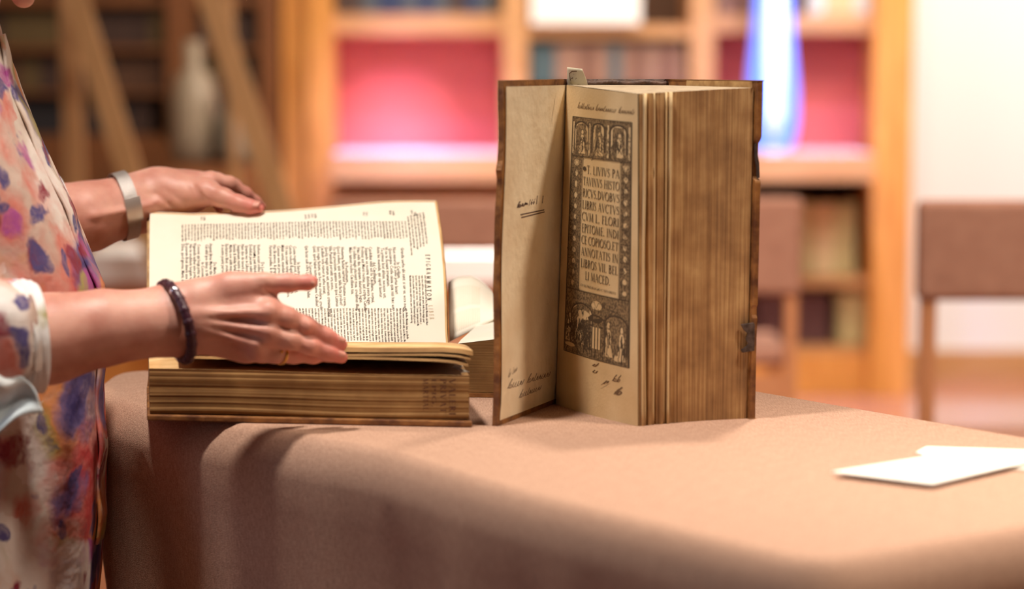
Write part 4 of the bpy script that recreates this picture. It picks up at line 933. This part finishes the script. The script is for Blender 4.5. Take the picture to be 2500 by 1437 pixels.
def nets(f, lo, hi, h):
    lo = np.array(lo); n_ = np.ceil((np.array(hi) - lo) / h).astype(int) + 1
    g = [lo[i] + h * np.arange(n_[i]) for i in range(3)]
    D = np.empty(n_, np.float32); 
    for i0 in range(0, n_[0], 24):
        Xg, Yg, Zg = np.meshgrid(g[0][i0:i0 + 24], g[1], g[2], indexing='ij'); D[i0:i0 + 24] = f(np.stack([Xg, Yg, Zg], -1))
    S = D < 0; cor = [(i, j, k) for i in (0, 1) for j in (0, 1) for k in (0, 1)]
    sh = lambda A, c: A[c[0]:n_[0] - 1 + c[0], c[1]:n_[1] - 1 + c[1], c[2]:n_[2] - 1 + c[2]]
    cnt = sum(sh(S, c).astype(np.int8) for c in cor); act = (cnt > 0) & (cnt < 8); idx = np.argwhere(act)
    ids = -np.ones(act.shape, np.int64); ids[act] = np.arange(len(idx)); acc = np.zeros((len(idx), 3)); num = np.zeros(len(idx))
    dv = {c: D[idx[:, 0] + c[0], idx[:, 1] + c[1], idx[:, 2] + c[2]] for c in cor}
    for c in cor:
        for ax in range(3):
            if c[ax] == 0:
                e = list(c); e[ax] = 1; a, b = dv[c], dv[tuple(e)]; m_ = (a < 0) != (b < 0)
                t = np.where(m_, a / np.where(m_, a - b, 1), 0); p = np.tile(np.array(c, float), (len(idx), 1)); p[:, ax] += t
                acc += p * m_[:, None]; num += m_
    V_ = lo + (idx + acc / num[:, None]) * h; F_ = []
    for ax in range(3):
        o1, o2 = (ax + 1) % 3, (ax + 2) % 3
        sl0 = [slice(1, -1)] * 3; sl0[ax] = slice(0, -1); sl1 = list(sl0); sl1[ax] = slice(1, None)
        a = S[tuple(sl0)]; b = S[tuple(sl1)]; ch = a != b; e = np.argwhere(ch)
        if not len(e): continue
        e0 = e.copy(); e0[:, o1] += 1; e0[:, o2] += 1
        q = []
        for d1, d2 in ((0, 0), (-1, 0), (-1, -1), (0, -1)):
            c = e0.copy(); c[:, o1] += d1; c[:, o2] += d2; c = np.minimum(c, np.array(ids.shape) - 1); q.append(ids[c[:, 0], c[:, 1], c[:, 2]])
        q = np.stack(q, 1); fl = a[ch]; q[~fl] = q[~fl][:, ::-1]; F_.append(q[(q >= 0).all(1)])
    return V_, np.concatenate(F_)
def w_(x, y, Y): return W(x, y, Y)
YT = 2.645
HR = 1 / 2420.0      # metres per photo pixel at the near hand
def crease(P_, d, segs, ymax):
    """skin folds (positive depth) and tendons (negative) laid along lines over the side of the limb that faces the room"""
    sh = d.shape; Pf = P_.reshape(-1, 3); df = d.reshape(-1); m_ = (np.abs(df) < .009) & (Pf[:, 1] < ymax); q = Pf[m_] - CAM
    f = q @ _F; px = 1250 + FPX * (q @ _R) / f; py = 718.5 - FPX * (q @ _U) / f; add = np.zeros(len(q))
    for x0, y0, x1, y1, w_p, amp in segs:
        dx, dy = x1 - x0, y1 - y0; t = np.clip(((px - x0) * dx + (py - y0) * dy) / (dx * dx + dy * dy), 0, 1)
        dd = np.hypot(px - x0 - t * dx, py - y0 - t * dy); add += amp * np.exp(-(dd / w_p) ** 2) * (.35 + .65 * np.sin(np.pi * np.clip(t, .08, .92)))
    df = df.copy(); df[m_] += add; return df.reshape(sh)
# ---- right (near) hand and forearm ----
YR_ = 2.475
RW = w_(425, 785, YR_ + .0)
elR = w_(-190, 862, 2.40)
def chain(P_, js, k=.004):
    d = None
    for (a, ra), (b, rb) in zip(js[:-1], js[1:]):
        q = sd_cone(P_, a, b, ra, rb); d = q if d is None else smin(d, q, k)
    return d
fR = {  # joints as photo pixels, depth, radius in pixels
 'thumb': [((520, 715), 2.485, 30), ((560, 702), 2.480, 31), ((645, 690), 2.478, 23.5), ((705, 690), 2.480, 21.5), ((752, 689), 2.482, 17.5), ((762, 687), 2.482, 14)],
 'index': [((560, 745), 2.478, 30), ((655, 765), 2.470, 30), ((700, 776), 2.474, 26), ((745, 795), 2.484, 23.5), ((795, 822), 2.494, 21.5), ((832, 840), 2.502, 17)],
 'middle': [((560, 790), 2.478, 30), ((655, 815), 2.468, 28), ((705, 828), 2.472, 24), ((755, 843), 2.482, 22), ((800, 860), 2.492, 20.5), ((834, 872), 2.500, 15.5)],
 'ring': [((545, 820), 2.480, 28), ((630, 850), 2.474, 27), ((675, 862), 2.480, 22), ((715, 866), 2.492, 20), ((765, 868), 2.505, 18), ((800, 868), 2.515, 14)],
 'little': [((530, 835), 2.486, 24), ((600, 856), 2.486, 23), ((640, 866), 2.497, 18), ((680, 870), 2.510, 16), ((715, 872), 2.52, 13)],
}
JR = {k: [(w_(*p, Y), r * HR) for p, Y, r in v] for k, v in fR.items()}
vw = np.array([0, 1.0, 0])
def f_right(P_):
    arm = smin(sd_cone(P_, elR, w_(120, 826, 2.445), .050, .0455), sd_cone(P_, w_(120, 826, 2.445), w_(250, 800, 2.46), .0455, .0385), .005)
    arm = smin(arm, sd_cone(P_, w_(250, 800, 2.46), w_(410, 785, YR_), .0385, .0325), .005)
    arm = smin(arm, sd_cone(P_, w_(400, 782, YR_), w_(470, 776, YR_ + .002), .0305, .029, (vw, .82)), .006)
    palm = sd_cone(P_, w_(462, 775, YR_ + .004), w_(570, 778, YR_ + .008), 72 * HR, 80 * HR, (vw, .42))
    palm = smin(palm, sd_cone(P_, w_(560, 750, YR_ + .005), w_(640, 775, YR_ + .003), 46 * HR, 38 * HR, (vw, .6)), .012)
    palm = smin(palm, sd_cone(P_, w_(560, 820, YR_ + .01), w_(640, 840, YR_ + .006), 42 * HR, 34 * HR, (vw, .6)), .012)
    palm = smin(palm, sd_cone(P_, w_(500, 722, YR_ + .006), w_(590, 704, YR_ + .006), 34 * HR, 33 * HR), .014)   # thumb root
    palm = smin(palm, sd_cone(P_, w_(600, 712, YR_ + .008), w_(655, 740, YR_ + .006), 22 * HR, 20 * HR), .012)   # web
    D = smin(arm, palm, .02); out_ = None
    for k, js in JR.items():
        q = smin(D, chain(P_, js, .006), .009); out_ = q if out_ is None else np.minimum(out_, q)
    for a, b in (((470, 765), (650, 760)), ((470, 785), (650, 808)), ((478, 805), (622, 842))):    # tendons
        out_ = smin(out_, sd_cone(P_, w_(*a, YR_ - .0195), w_(*b, YR_ - .0150), .0030, .0036), .009)
    for a, r in (((660, 758), .0072), ((658, 808), .0072), ((630, 845), .006)): out_ = smin(out_, sd_ell(P_, w_(*a, YR_ - .0110), (r, r * .8, r)), .008)
    for a in ((748, 797), (757, 845)): out_ = smin(out_, sd_ell(P_, w_(*a, YR_ - .0002), (.006, .005, .006)), .006)
    return crease(P_, out_, [(640, 684, 660, 712, 4, .0016), (632, 700, 668, 716, 4, .0014), (585, 778, 662, 790, 7, .0011), (545, 800, 690, 834, 7, .0011), (672, 784, 716, 814, 5, .0012), (520, 818, 640, 862, 7, .0008), (600, 740, 650, 752, 9, .0008),
        (738, 790, 746, 808, 3, .0006), (752, 838, 758, 856, 3, .0006), (700, 676, 704, 706, 3, .0006), (478, 770, 640, 764, 8, -.0010), (480, 785, 650, 806, 8, -.0012), (486, 800, 630, 842, 7, -.0010), (452, 730, 470, 850, 6, .0006)], YR_ + .012)
# ---- left (far) hand and forearm ----
YL = 2.93
HL = 1 / 1990.0
DYL = .085
def wL(x, y, Y): return W(x, y, Y + DYL)
elL = wL(20, 548, 2.86)
fL = {
 'thumb': [((430, 478), 2.925, 40), ((505, 470), 2.915, 30), ((545, 482), 2.905, 23), ((583, 496), 2.897, 20), ((610, 504), 2.891, 16.5), ((634, 508), 2.888, 11.5)],
 'index': [((455, 452), 2.935, 30), ((515, 440), 2.940, 21), ((560, 448), 2.948, 17.5), ((598, 472), 2.962, 15.5), ((622, 492), 2.974, 14), ((640, 504), 2.982, 10)],
 'middle': [((455, 448), 2.955, 26), ((530, 440), 2.965, 18), ((572, 452), 2.975, 15.5), ((600, 475), 2.990, 15), ((612, 505), 3.006, 14), ((612, 528), 3.016, 12)],
 'ring': [((445, 450), 2.975, 26), ((515, 445), 2.990, 17), ((552, 460), 3.005, 15), ((572, 490), 3.018, 14), ((578, 522), 3.026, 12)],
 'little': [((430, 460), 2.99, 22), ((490, 455), 3.008, 15), ((520, 475), 3.02, 13), ((535, 510), 3.03, 11)],
}
JL = {k: [(wL(*p, Y), r * HL) for p, Y, r in v] for k, v in fL.items()}
def f_left(P_):
    arm = smin(sd_cone(P_, elL, wL(216, 528, 2.90), .046, .0425), sd_cone(P_, wL(216, 528, 2.90), wL(318, 500, 2.925), .0425, .0365), .005)
    arm = smin(arm, sd_cone(P_, wL(318, 500, 2.925), wL(385, 482, 2.935), .0350, .032, (vw, .85)), .006)
    palm = sd_cone(P_, wL(385, 482, 2.94), wL(470, 470, 2.95), 62 * HL, 50 * HL, (vw, .62))
    palm = smin(palm, sd_cone(P_, wL(425, 472, 2.925), wL(500, 468, 2.92), 44 * HL, 31 * HL, (vw, .8)), .014)
    palm = smin(palm, sd_cone(P_, wL(380, 515, 2.94), wL(450, 512, 2.955), 34 * HL, 20 * HL), .012)
    palm = smin(palm, sd_cone(P_, wL(450, 455, 2.96), wL(520, 448, 2.975), 36 * HL, 22 * HL), .014)
    D = smin(arm, palm, .02); out_ = None
    for k, js in JL.items():
        q = smin(D, chain(P_, js, .006), .008); out_ = q if out_ is None else np.minimum(out_, q)
    # tendons at the wrist and wrinkles of the thumb ball
    out_ = smin(out_, sd_cone(P_, wL(230, 523, 2.862), wL(395, 492, 2.906), .0030, .0030), .010)
    out_ = smin(out_, sd_cone(P_, wL(325, 520, 2.893), wL(400, 508, 2.912), .003, .003), .008)
    return crease(P_, out_, [(464, 440, 507, 494, 5, .0014), (473, 460, 492, 490, 4, .0013), (482, 450, 512, 492, 5, -.0010), (452, 446, 482, 488, 5, .0009), (397, 483, 428, 511, 4, .0015), (403, 461, 453, 500, 5, .0012), (380, 470, 408, 500, 5, .0010), (373, 498, 390, 508, 3, .0010), (425, 470, 470, 505, 6, .0008),
        (568, 462, 586, 484, 3, .0010), (577, 458, 592, 480, 3, .0008), (562, 440, 571, 458, 3, .0010), (588, 464, 599, 478, 3, .0008), (228, 512, 372, 488, 7, .0010), (222, 530, 372, 503, 8, -.0018), (330, 470, 380, 474, 6, .0006)], 3.03)
# ---- torso, neck, head, upper arms, legs ----
shR = np.array([-.70, YT - .17, 1.205]); shL = np.array([-.70, YT + .18, 1.205])
hc = np.array([-.605, YT, 1.375])
tilt = math.radians(34); Rh = np.array([[math.cos(tilt), 0, -math.sin(tilt)], [0, 1, 0], [math.sin(tilt), 0, math.cos(tilt)]])   # world -> head axes
hd = lambda x, y, z: hc + Rh.T @ np.array([x, y, z])
def f_body(P_):
    d = sd_ell(P_, (-.655, YT, 1.08), (.108, .155, .20))
    d = smin(d, sd_ell(P_, (-.625, YT, .92), (.112, .145, .16)), .08)
    d = smin(d, sd_ell(P_, (-.655, YT, .78), (.125, .165, .14)), .08)
    d = smin(d, sd_cone(P_, shR + (0, .03, 0), shL + (0, -.03, 0), .052, .052), .06)
    d = smin(d, sd_cone(P_, (-.70, YT, 1.22), hd(-.02, 0, -.06), .060, .050), .05)
    for sh_, el in ((shR, elR), (shL, elL)): d = smin(d, sd_cone(P_, sh_, el, .050, .043), .03)
    for s_ in (-1, 1):
        d = smin(d, sd_cone(P_, (-.65, YT + s_ * .085, .76), (-.63, YT + s_ * .09, .44), .085, .055), .04)
        d = smin(d, sd_cone(P_, (-.63, YT + s_ * .09, .44), (-.67, YT + s_ * .09, .09), .055, .036), .03)
        d = smin(d, sd_cone(P_, (-.68, YT + s_ * .09, .05), (-.54, YT + s_ * .10, .03), .036, .026), .02)
    return d
def f_head(P_):
    d = sd_ell(P_, hd(-.01, 0, .02), (.098, .076, .108), Rh)
    d = smin(d, sd_ell(P_, hd(.045, 0, -.055), (.045, .052, .060), Rh), .04)
    d = smin(d, sd_ell(P_, hd(.072, 0, -.098), (.022, .024, .018), Rh), .03)      # chin
    d = smin(d, sd_cone(P_, hd(-.03, 0, -.05), (-.70, YT, 1.22), .052, .060), .03)
    d = smin(d, sd_cone(P_, hd(.09, 0, .018), hd(.112, 0, -.018), .008, .013), .014)   # nose
    for s_ in (-1, 1):
        d = smin(d, sd_ell(P_, hd(.066, s_ * .032, -.012), (.02, .02, .016), Rh), .02)   # cheek
        d = smin(d, sd_cone(P_, hd(.088, s_ * .014, .036), hd(.076, s_ * .048, .034), .007, .006), .012)  # brow
        d = np.maximum(d, -(sd_ell(P_, hd(.099, s_ * .031, .018), (.012, .013, .008), Rh)))
        d = smin(d, sd_ell(P_, hd(.082, s_ * .031, .017), (.0115, .0125, .0105), Rh), .003)  # eyeball under the lid
        d = smin(d, sd_ell(P_, hd(-.012, s_ * .078, .0), (.018, .008, .030), Rh), .006)  # ear
    for z_, r_ in ((-.045, .0055), (-.056, .0068)): d = smin(d, sd_cone(P_, hd(.087, -.018, z_), hd(.087, .018, z_), r_ * .8, r_ * .8), .006)
    d = smin(d, sd_ell(P_, hd(.090, 0, -.05), (.008, .016, .012), Rh), .006)
    return d
def bounds(js, pad):
    A_ = np.array(js); return A_.min(0) - pad, A_.max(0) + pad
parts = []
lo, hi = bounds([elR, w_(120, 826, 2.445), RW] + [j[0] for v in JR.values() for j in v], .055); parts.append(nets(f_right, lo, hi, .0021))
lo, hi = bounds([elL, wL(216, 528, 2.9)] + [j[0] for v in JL.values() for j in v], .05); parts.append(nets(f_left, lo, hi, .0021))
parts.append(nets(f_body, (-.86, YT - .32, -.0), (-.40, YT + .32, 1.36), .010))
parts.append(nets(f_head, (-.80, YT - .13, 1.15), (-.40, YT + .13, 1.54), .0035))
V = []; Fq = []; nn_ = 0
for v, f in parts: V.append(v); Fq.append(f + nn_); nn_ += len(v)
V = np.concatenate(V); Fq = np.concatenate(Fq)
body = mesh_obj('person', V, Fq, M['skin'], smooth=True, loc=(-.65, YT, 0))
tag(body, 'person in floral blouse bending over the open book, both hands holding its leaves', 'person')
red = np.zeros(len(V), np.float32)     # knuckles and fingertips are redder skin
for J in (JR, JL):
    for js in J.values():
        for j, s_, k in ((-1, .022, .75), (-2, .018, .4), (-3, .013, .5), (1, .012, .25)):
            dd = np.linalg.norm(V - js[j][0], axis=1); red = np.maximum(red, k * np.exp(-(dd / s_) ** 2))
at = body.data.attributes.new('redness', 'FLOAT', 'POINT'); at.data.foreach_set('value', red)
sm = body.modifiers.new('relax', 'SMOOTH'); sm.factor = .5; sm.iterations = 2
# nails
def nail(c, ax, nm, ln_, wd):
    ax = np.array(ax, float); ax /= np.linalg.norm(ax); nm = np.array(nm, float); nm -= ax * (nm @ ax); nm /= np.linalg.norm(nm); sd = np.cross(nm, ax)
    b = MB()
    def g(a, t):
        x = (a - .5) * 2; y = (t - .5) * 2; r = math.sqrt(max(0, 1 - .55 * abs(y) ** 3)); return np.asarray(c) + sd * x * wd * r * .92 + ax * y * ln_ + nm * (.0022 * (1 - x * x) - .0006)
    b.grid(g, 9, 9); o = b.build('fingernail', M['nail'], body, True); s2 = o.modifiers.new('t', 'SOLIDIFY'); s2.thickness = .0012; s2.offset = 0; return o
def on_tip(js, k, nm, back=.0, ln_=.0065, wd=.006, out=1.0):
    a = js[-2][0]; b = js[-1][0]; ax = b - a; c = b * k + a * (1 - k); r = js[-1][1] * k + js[-2][1] * (1 - k); nm = np.array(nm, float); n2 = nm - ax * (nm @ ax) / (ax @ ax); n2 /= np.linalg.norm(n2)
    return nail(c + n2 * (r - .0012) * out, ax, n2, ln_, wd)
on_tip(JL['thumb'], .45, (.25, -.72, .75), ln_=.0080, wd=.0062)
on_tip(JR['thumb'], .3, (.1, -.75, -.45), ln_=.0065, wd=.0050)
on_tip(JR['index'], .75, (.3, -.6, .8), ln_=.0048, wd=.0042)
on_tip(JR['middle'], .75, (.4, -.7, .6), ln_=.0048, wd=.0042)
# ---- bracelet, ring, watch band ----
br = MB(); c0 = w_(428, 785, YR_ + .001); ax = w_(470, 778, YR_) - w_(400, 792, YR_); ax /= np.linalg.norm(ax)
def loop(c, ax, ru, rv, tiltv, n_=64, skew=0.0):
    up = np.array([0, 0, 1.0]) - ax * ax[2]; up /= np.linalg.norm(up); sd = np.cross(ax, up)
    return [c + up * ru * math.cos(a) + sd * rv * math.sin(a) + ax * (skew * math.cos(a) + tiltv * math.sin(a)) for a in np.linspace(0, 2 * math.pi, n_, endpoint=False)]
lp = loop(c0, ax, .0395, .0360, .018, 40, -.002)
BRc = thing('bracelet', c0, None, None); BRc.parent = body; BRc.location = Vector([float(v) for v in c0]) - body.location
del_keys = [k for k in BRc.keys()]
MB().tube(lp, .0052, 10, closed=True).build('cord', M['bead'], BRc, True)
for i, p in enumerate(lp):
    if i % 2: continue
    b = MB(); r = .0059; 
    v = []; f = []
    for a in range(1, 6):
        for q in range(8): v.append(p + r * np.array([math.sin(a * math.pi / 6) * math.cos(q * math.pi / 4), math.sin(a * math.pi / 6) * math.sin(q * math.pi / 4), math.cos(a * math.pi / 6)]))
    f = [(a * 8 + q, a * 8 + (q + 1) % 8, a * 8 + 8 + (q + 1) % 8, a * 8 + 8 + q) for a in range(4) for q in range(8)] + [tuple(range(8))[::-1], tuple(range(32, 40))]
    o = b.add(v, f).build('bead', M['silver'] if i in (4, 22) else M['bead'], BRc, True)
    if i in (4, 22): o['label'] = 'silver bead'
rj = JR['ring']; a_ = rj[2][0]; b_ = rj[3][0]; ax = (b_ - a_) / np.linalg.norm(b_ - a_)
rc = a_ * .75 + b_ * .25; rr = rj[2][1] + .0012
rg_ = MB().tube(loop(rc, ax, rr, rr, .001, 40), .0014, 8, closed=True); rg_.tube(loop(rc + ax * .0032, ax, rr * .99, rr * .99, -.001, 40), .0009, 8, closed=True)
rg_.tube([rc + np.array([.002, -rr - .0005, .003]), rc + np.array([.002, -rr - .003, .0035])], [.0022, .0012], 8)
rg_.build('ring', M['gold'], body, True)['label'] = 'gold ring'
wc = wL(302, 503, 2.921); ax = wL(345, 492, 2.93) - wL(262, 515, 2.912); ax /= np.linalg.norm(ax)
wt = bpy.data.objects.new('wristwatch', None); C.objects.link(wt); wt.parent = body; wt.location = Vector([float(v) for v in wc]) - body.location
def band(r_u, r_v, a0, a1, hw, th, nm, m_, parent, n_=60, skew=.003, c=None):
    up = np.array([0, 0, 1.0]) - ax * ax[2]; up /= np.linalg.norm(up); sd = np.cross(ax, up); sd = sd if sd[1] < 0 else -sd
    b = MB(); c = wc if c is None else c
    def g(k): 
        def q(s_, t):
            a = lerp(a0, a1, t); return c + up * (r_u + k) * math.cos(a) + sd * (r_v + k) * math.sin(a) + ax * ((s_ - .5) * 2 * hw + skew * math.cos(a))
        return q
    b.grid(g(0), 2, n_); b.grid(g(th), 2, n_); m_n = 2 * n_
    e = [0, 1] + [2 * j + 1 for j in range(1, n_)] + [2 * (n_ - 1)] + [2 * j for j in range(n_ - 2, 0, -1)]
    b.f += [(e[i], e[(i + 1) % len(e)], e[(i + 1) % len(e)] + m_n, e[i] + m_n) for i in range(len(e))]; b.m += [0] * len(e)
    return b.build(nm, m_, parent)
band(.0408, .0405, 0, 2 * math.pi, .0082, .0016, 'mesh_strap', M['steel'], wt)
band(.0424, .0421, math.radians(74), math.radians(112), .0100, .0034, 'clasp', M['steel_smooth'], wt, 10)
# fine hair on the far forearm is left to the skin texture; blouse and sleeves follow
outl = [(60, -2), (117, 12), (200, 33), (310, 73), (427, 127), (500, 160), (580, 190), (700, 236), (820, 238), (940, 234), (1100, 238), (1232, 236), (1437, 218)]
zz = [CZ - (y - 150) * YT / FPX for y, x in outl][::-1]; fx = [(x - 1250) * YT / FPX for y, x in outl][::-1]
zz = [.52] + zz; fx = [-.475] + fx
bl = MB()
def blouse(a, t):
    z = lerp(.52, 1.268, t); th = a * 2 * math.pi; f_ = float(np.interp(z, zz, fx)); back = float(np.interp(z, [.5, .8, 1.05, 1.2, 1.27], [-.84, -.83, -.79, -.80, -.76])); ry = float(np.interp(z, [.5, .78, .9, 1.05, 1.17, 1.215, 1.245, 1.268], [.215, .185, .165, .18, .195, .185, .12, .082]))
    cx = (f_ + back) / 2; rx = (f_ - back) / 2; c, s_ = math.cos(th), math.sin(th)
    sgn = lambda q, e: math.copysign(abs(q) ** e, q)
    drape = (1.0 - min(1, max(0, (z - .6) / .6))) 
    k = 1 + (.035 * math.sin(th * 9 + z * 6) + .02 * math.sin(th * 17 - z * 9)) * (.25 + drape) * (.15 + .85 * (1 - max(0, c) ** 6)) 
    k += .02 * math.sin(z * 26 + th * 3) * (1 - drape) * (1 - max(0, c) ** 4)
    return np.array([cx + rx * sgn(c, .85) * k, YT + ry * sgn(s_, .85) * k, z + .01 * math.sin(th * 2) * (t > .98)])
bl.grid(blouse, 120, 90); o = bl.build('blouse', M['floral'], body, True); sm = o.modifiers.new('t', 'SOLIDIFY'); sm.thickness = .003; sm.offset = -1
# front placket edge
b = MB(); b.grid(lambda a, t: blouse(lerp(-.012, .010, a) % 1.0, lerp(.25, .985, t)) + np.array([.0035 + .002 * math.sin(t * 40), 0, 0]), 4, 60); o = b.build('placket', M['floral'], body, True); sm = o.modifiers.new('t', 'SOLIDIFY'); sm.thickness = .003
def sleeve(js, nm, m_, par, fold=.06, seed=0, n_=40, k_=44):
    js = [(np.array(p, float), r) for p, r in js]; L_ = [0]
    for (a, _), (b, _) in zip(js[:-1], js[1:]): L_.append(L_[-1] + np.linalg.norm(b - a))
    L_ = np.array(L_) / L_[-1]; Pt = np.array([p for p, _ in js]); Rr = np.array([r for _, r in js])
    at_ = lambda t: np.array([np.interp(t, L_, Pt[:, i]) for i in range(3)])
    def g(a, t):
        tt = np.clip([t - .06, t, t + .06], 0, 1); p = (at_(tt[0]) + at_(tt[1]) + at_(tt[2])) / 3 if 0 < t < 1 else at_(t); d = at_(tt[2]) - at_(tt[0]); d /= np.linalg.norm(d)
        u_ = np.cross(d, [0, 1, 0]); u_ /= np.linalg.norm(u_); v_ = np.cross(d, u_); th = a * 2 * math.pi; r = float(np.interp(t, L_, Rr))
        r *= 1 + fold * (math.sin(th * 5 + t * 9 + seed) * .5 + .5 * math.sin(th * 3 - t * 23 + seed) + .3 * math.sin(t * 40 + th))
        return p + r * (u_ * math.cos(th) + v_ * math.sin(th))
    b = MB(); b.grid(g, n_, k_); o = b.build(nm, m_, par, True); s2 = o.modifiers.new('t', 'SOLIDIFY'); s2.thickness = .0025; s2.offset = -1; return o
sleeve([(shR + (.02, .05, .02), .062), (shR + (0, -.005, -.03), .078), (shR * .4 + elR * .6, .075), (elR + (-.01, 0, .004), .070), (elR + (.03, .004, .003), .066), (w_(10, 826, 2.425), .062), (w_(64, 822, 2.435), .056)], 'sleeve', M['floral'], body, .07, 1)
sleeve([(w_(28, 828, 2.431), .0575), (w_(50, 826, 2.435), .0605), (w_(96, 822, 2.442), .0555)], 'cuff', M['cuff'], body, .025, 2, 40, 14)
sleeve([(shL + (.02, -.05, .02), .062), (shL + (0, .005, -.03), .075), (shL * .4 + elL * .6, .068), (elL, .060), (wL(100, 536, 2.875), .052), (wL(150, 527, 2.885), .0475)], 'sleeve', M['floral'], body, .05, 4)
sleeve([(wL(132, 530, 2.882), .0490), (wL(157, 526, 2.887), .0480)], 'cuff', M['cuff'], body, .02, 5, 40, 6)
# hanging pale tie of the sleeve
b = MB()
def tie(a, t):
    p = lerp(w_(-60, 870, 2.365), w_(-60, 1070, 2.36), a); q = lerp(w_(40, 905, 2.375), w_(108, 1000, 2.385), a)
    p = lerp(p, q, t); return p + np.array([0, -.012 * math.sin(math.pi * t) * math.sin(a * 7), .006 * math.sin(t * 6 + a * 4)])
b.grid(tie, 16, 24); o = b.build('sleeve_tie', M['pale_blue'], body, True); sm = o.modifiers.new('t', 'SOLIDIFY'); sm.thickness = .003
# trousers, shoes, hair
for s_ in (-1, 1):
    sleeve([((-.65, YT + s_ * .08, .80), .125), ((-.64, YT + s_ * .09, .60), .098), ((-.63, YT + s_ * .09, .44), .08), ((-.665, YT + s_ * .09, .10), .072)], 'trouser_leg', M['trousers'], body, .03, s_)
    b = MB(); b.grid(lambda a, t: np.array([lerp(-.73, -.50, t), YT + s_ * .095, 0]) + np.array([0, (.042 * math.sin(math.pi * min(1, t * .85 + .12)) ** .6) * math.cos(a * 2 * math.pi), .001 + (.085 - .045 * t) * (.5 + .5 * math.sin(a * 2 * math.pi)) * math.sin(math.pi * min(1, t * .9 + .09)) ** .5]), 24, 20)
    b.build('shoe', M['shoe'], body, True)
hv, hf = nets(lambda P_: np.maximum(smin(sd_ell(P_, hd(-.028, 0, .035), (.108, .088, .114), Rh), sd_ell(P_, hd(-.06, 0, -.05), (.062, .078, .075), Rh), .03), np.minimum((P_ - hd(.062, 0, .06)) @ (Rh.T @ np.array([.9, 0, -.45])), 9)), (-.84, YT - .14, 1.15), (-.40, YT + .14, 1.58), .006)
mesh_obj('hair', hv, hf, M['hair'], body, smooth=True)
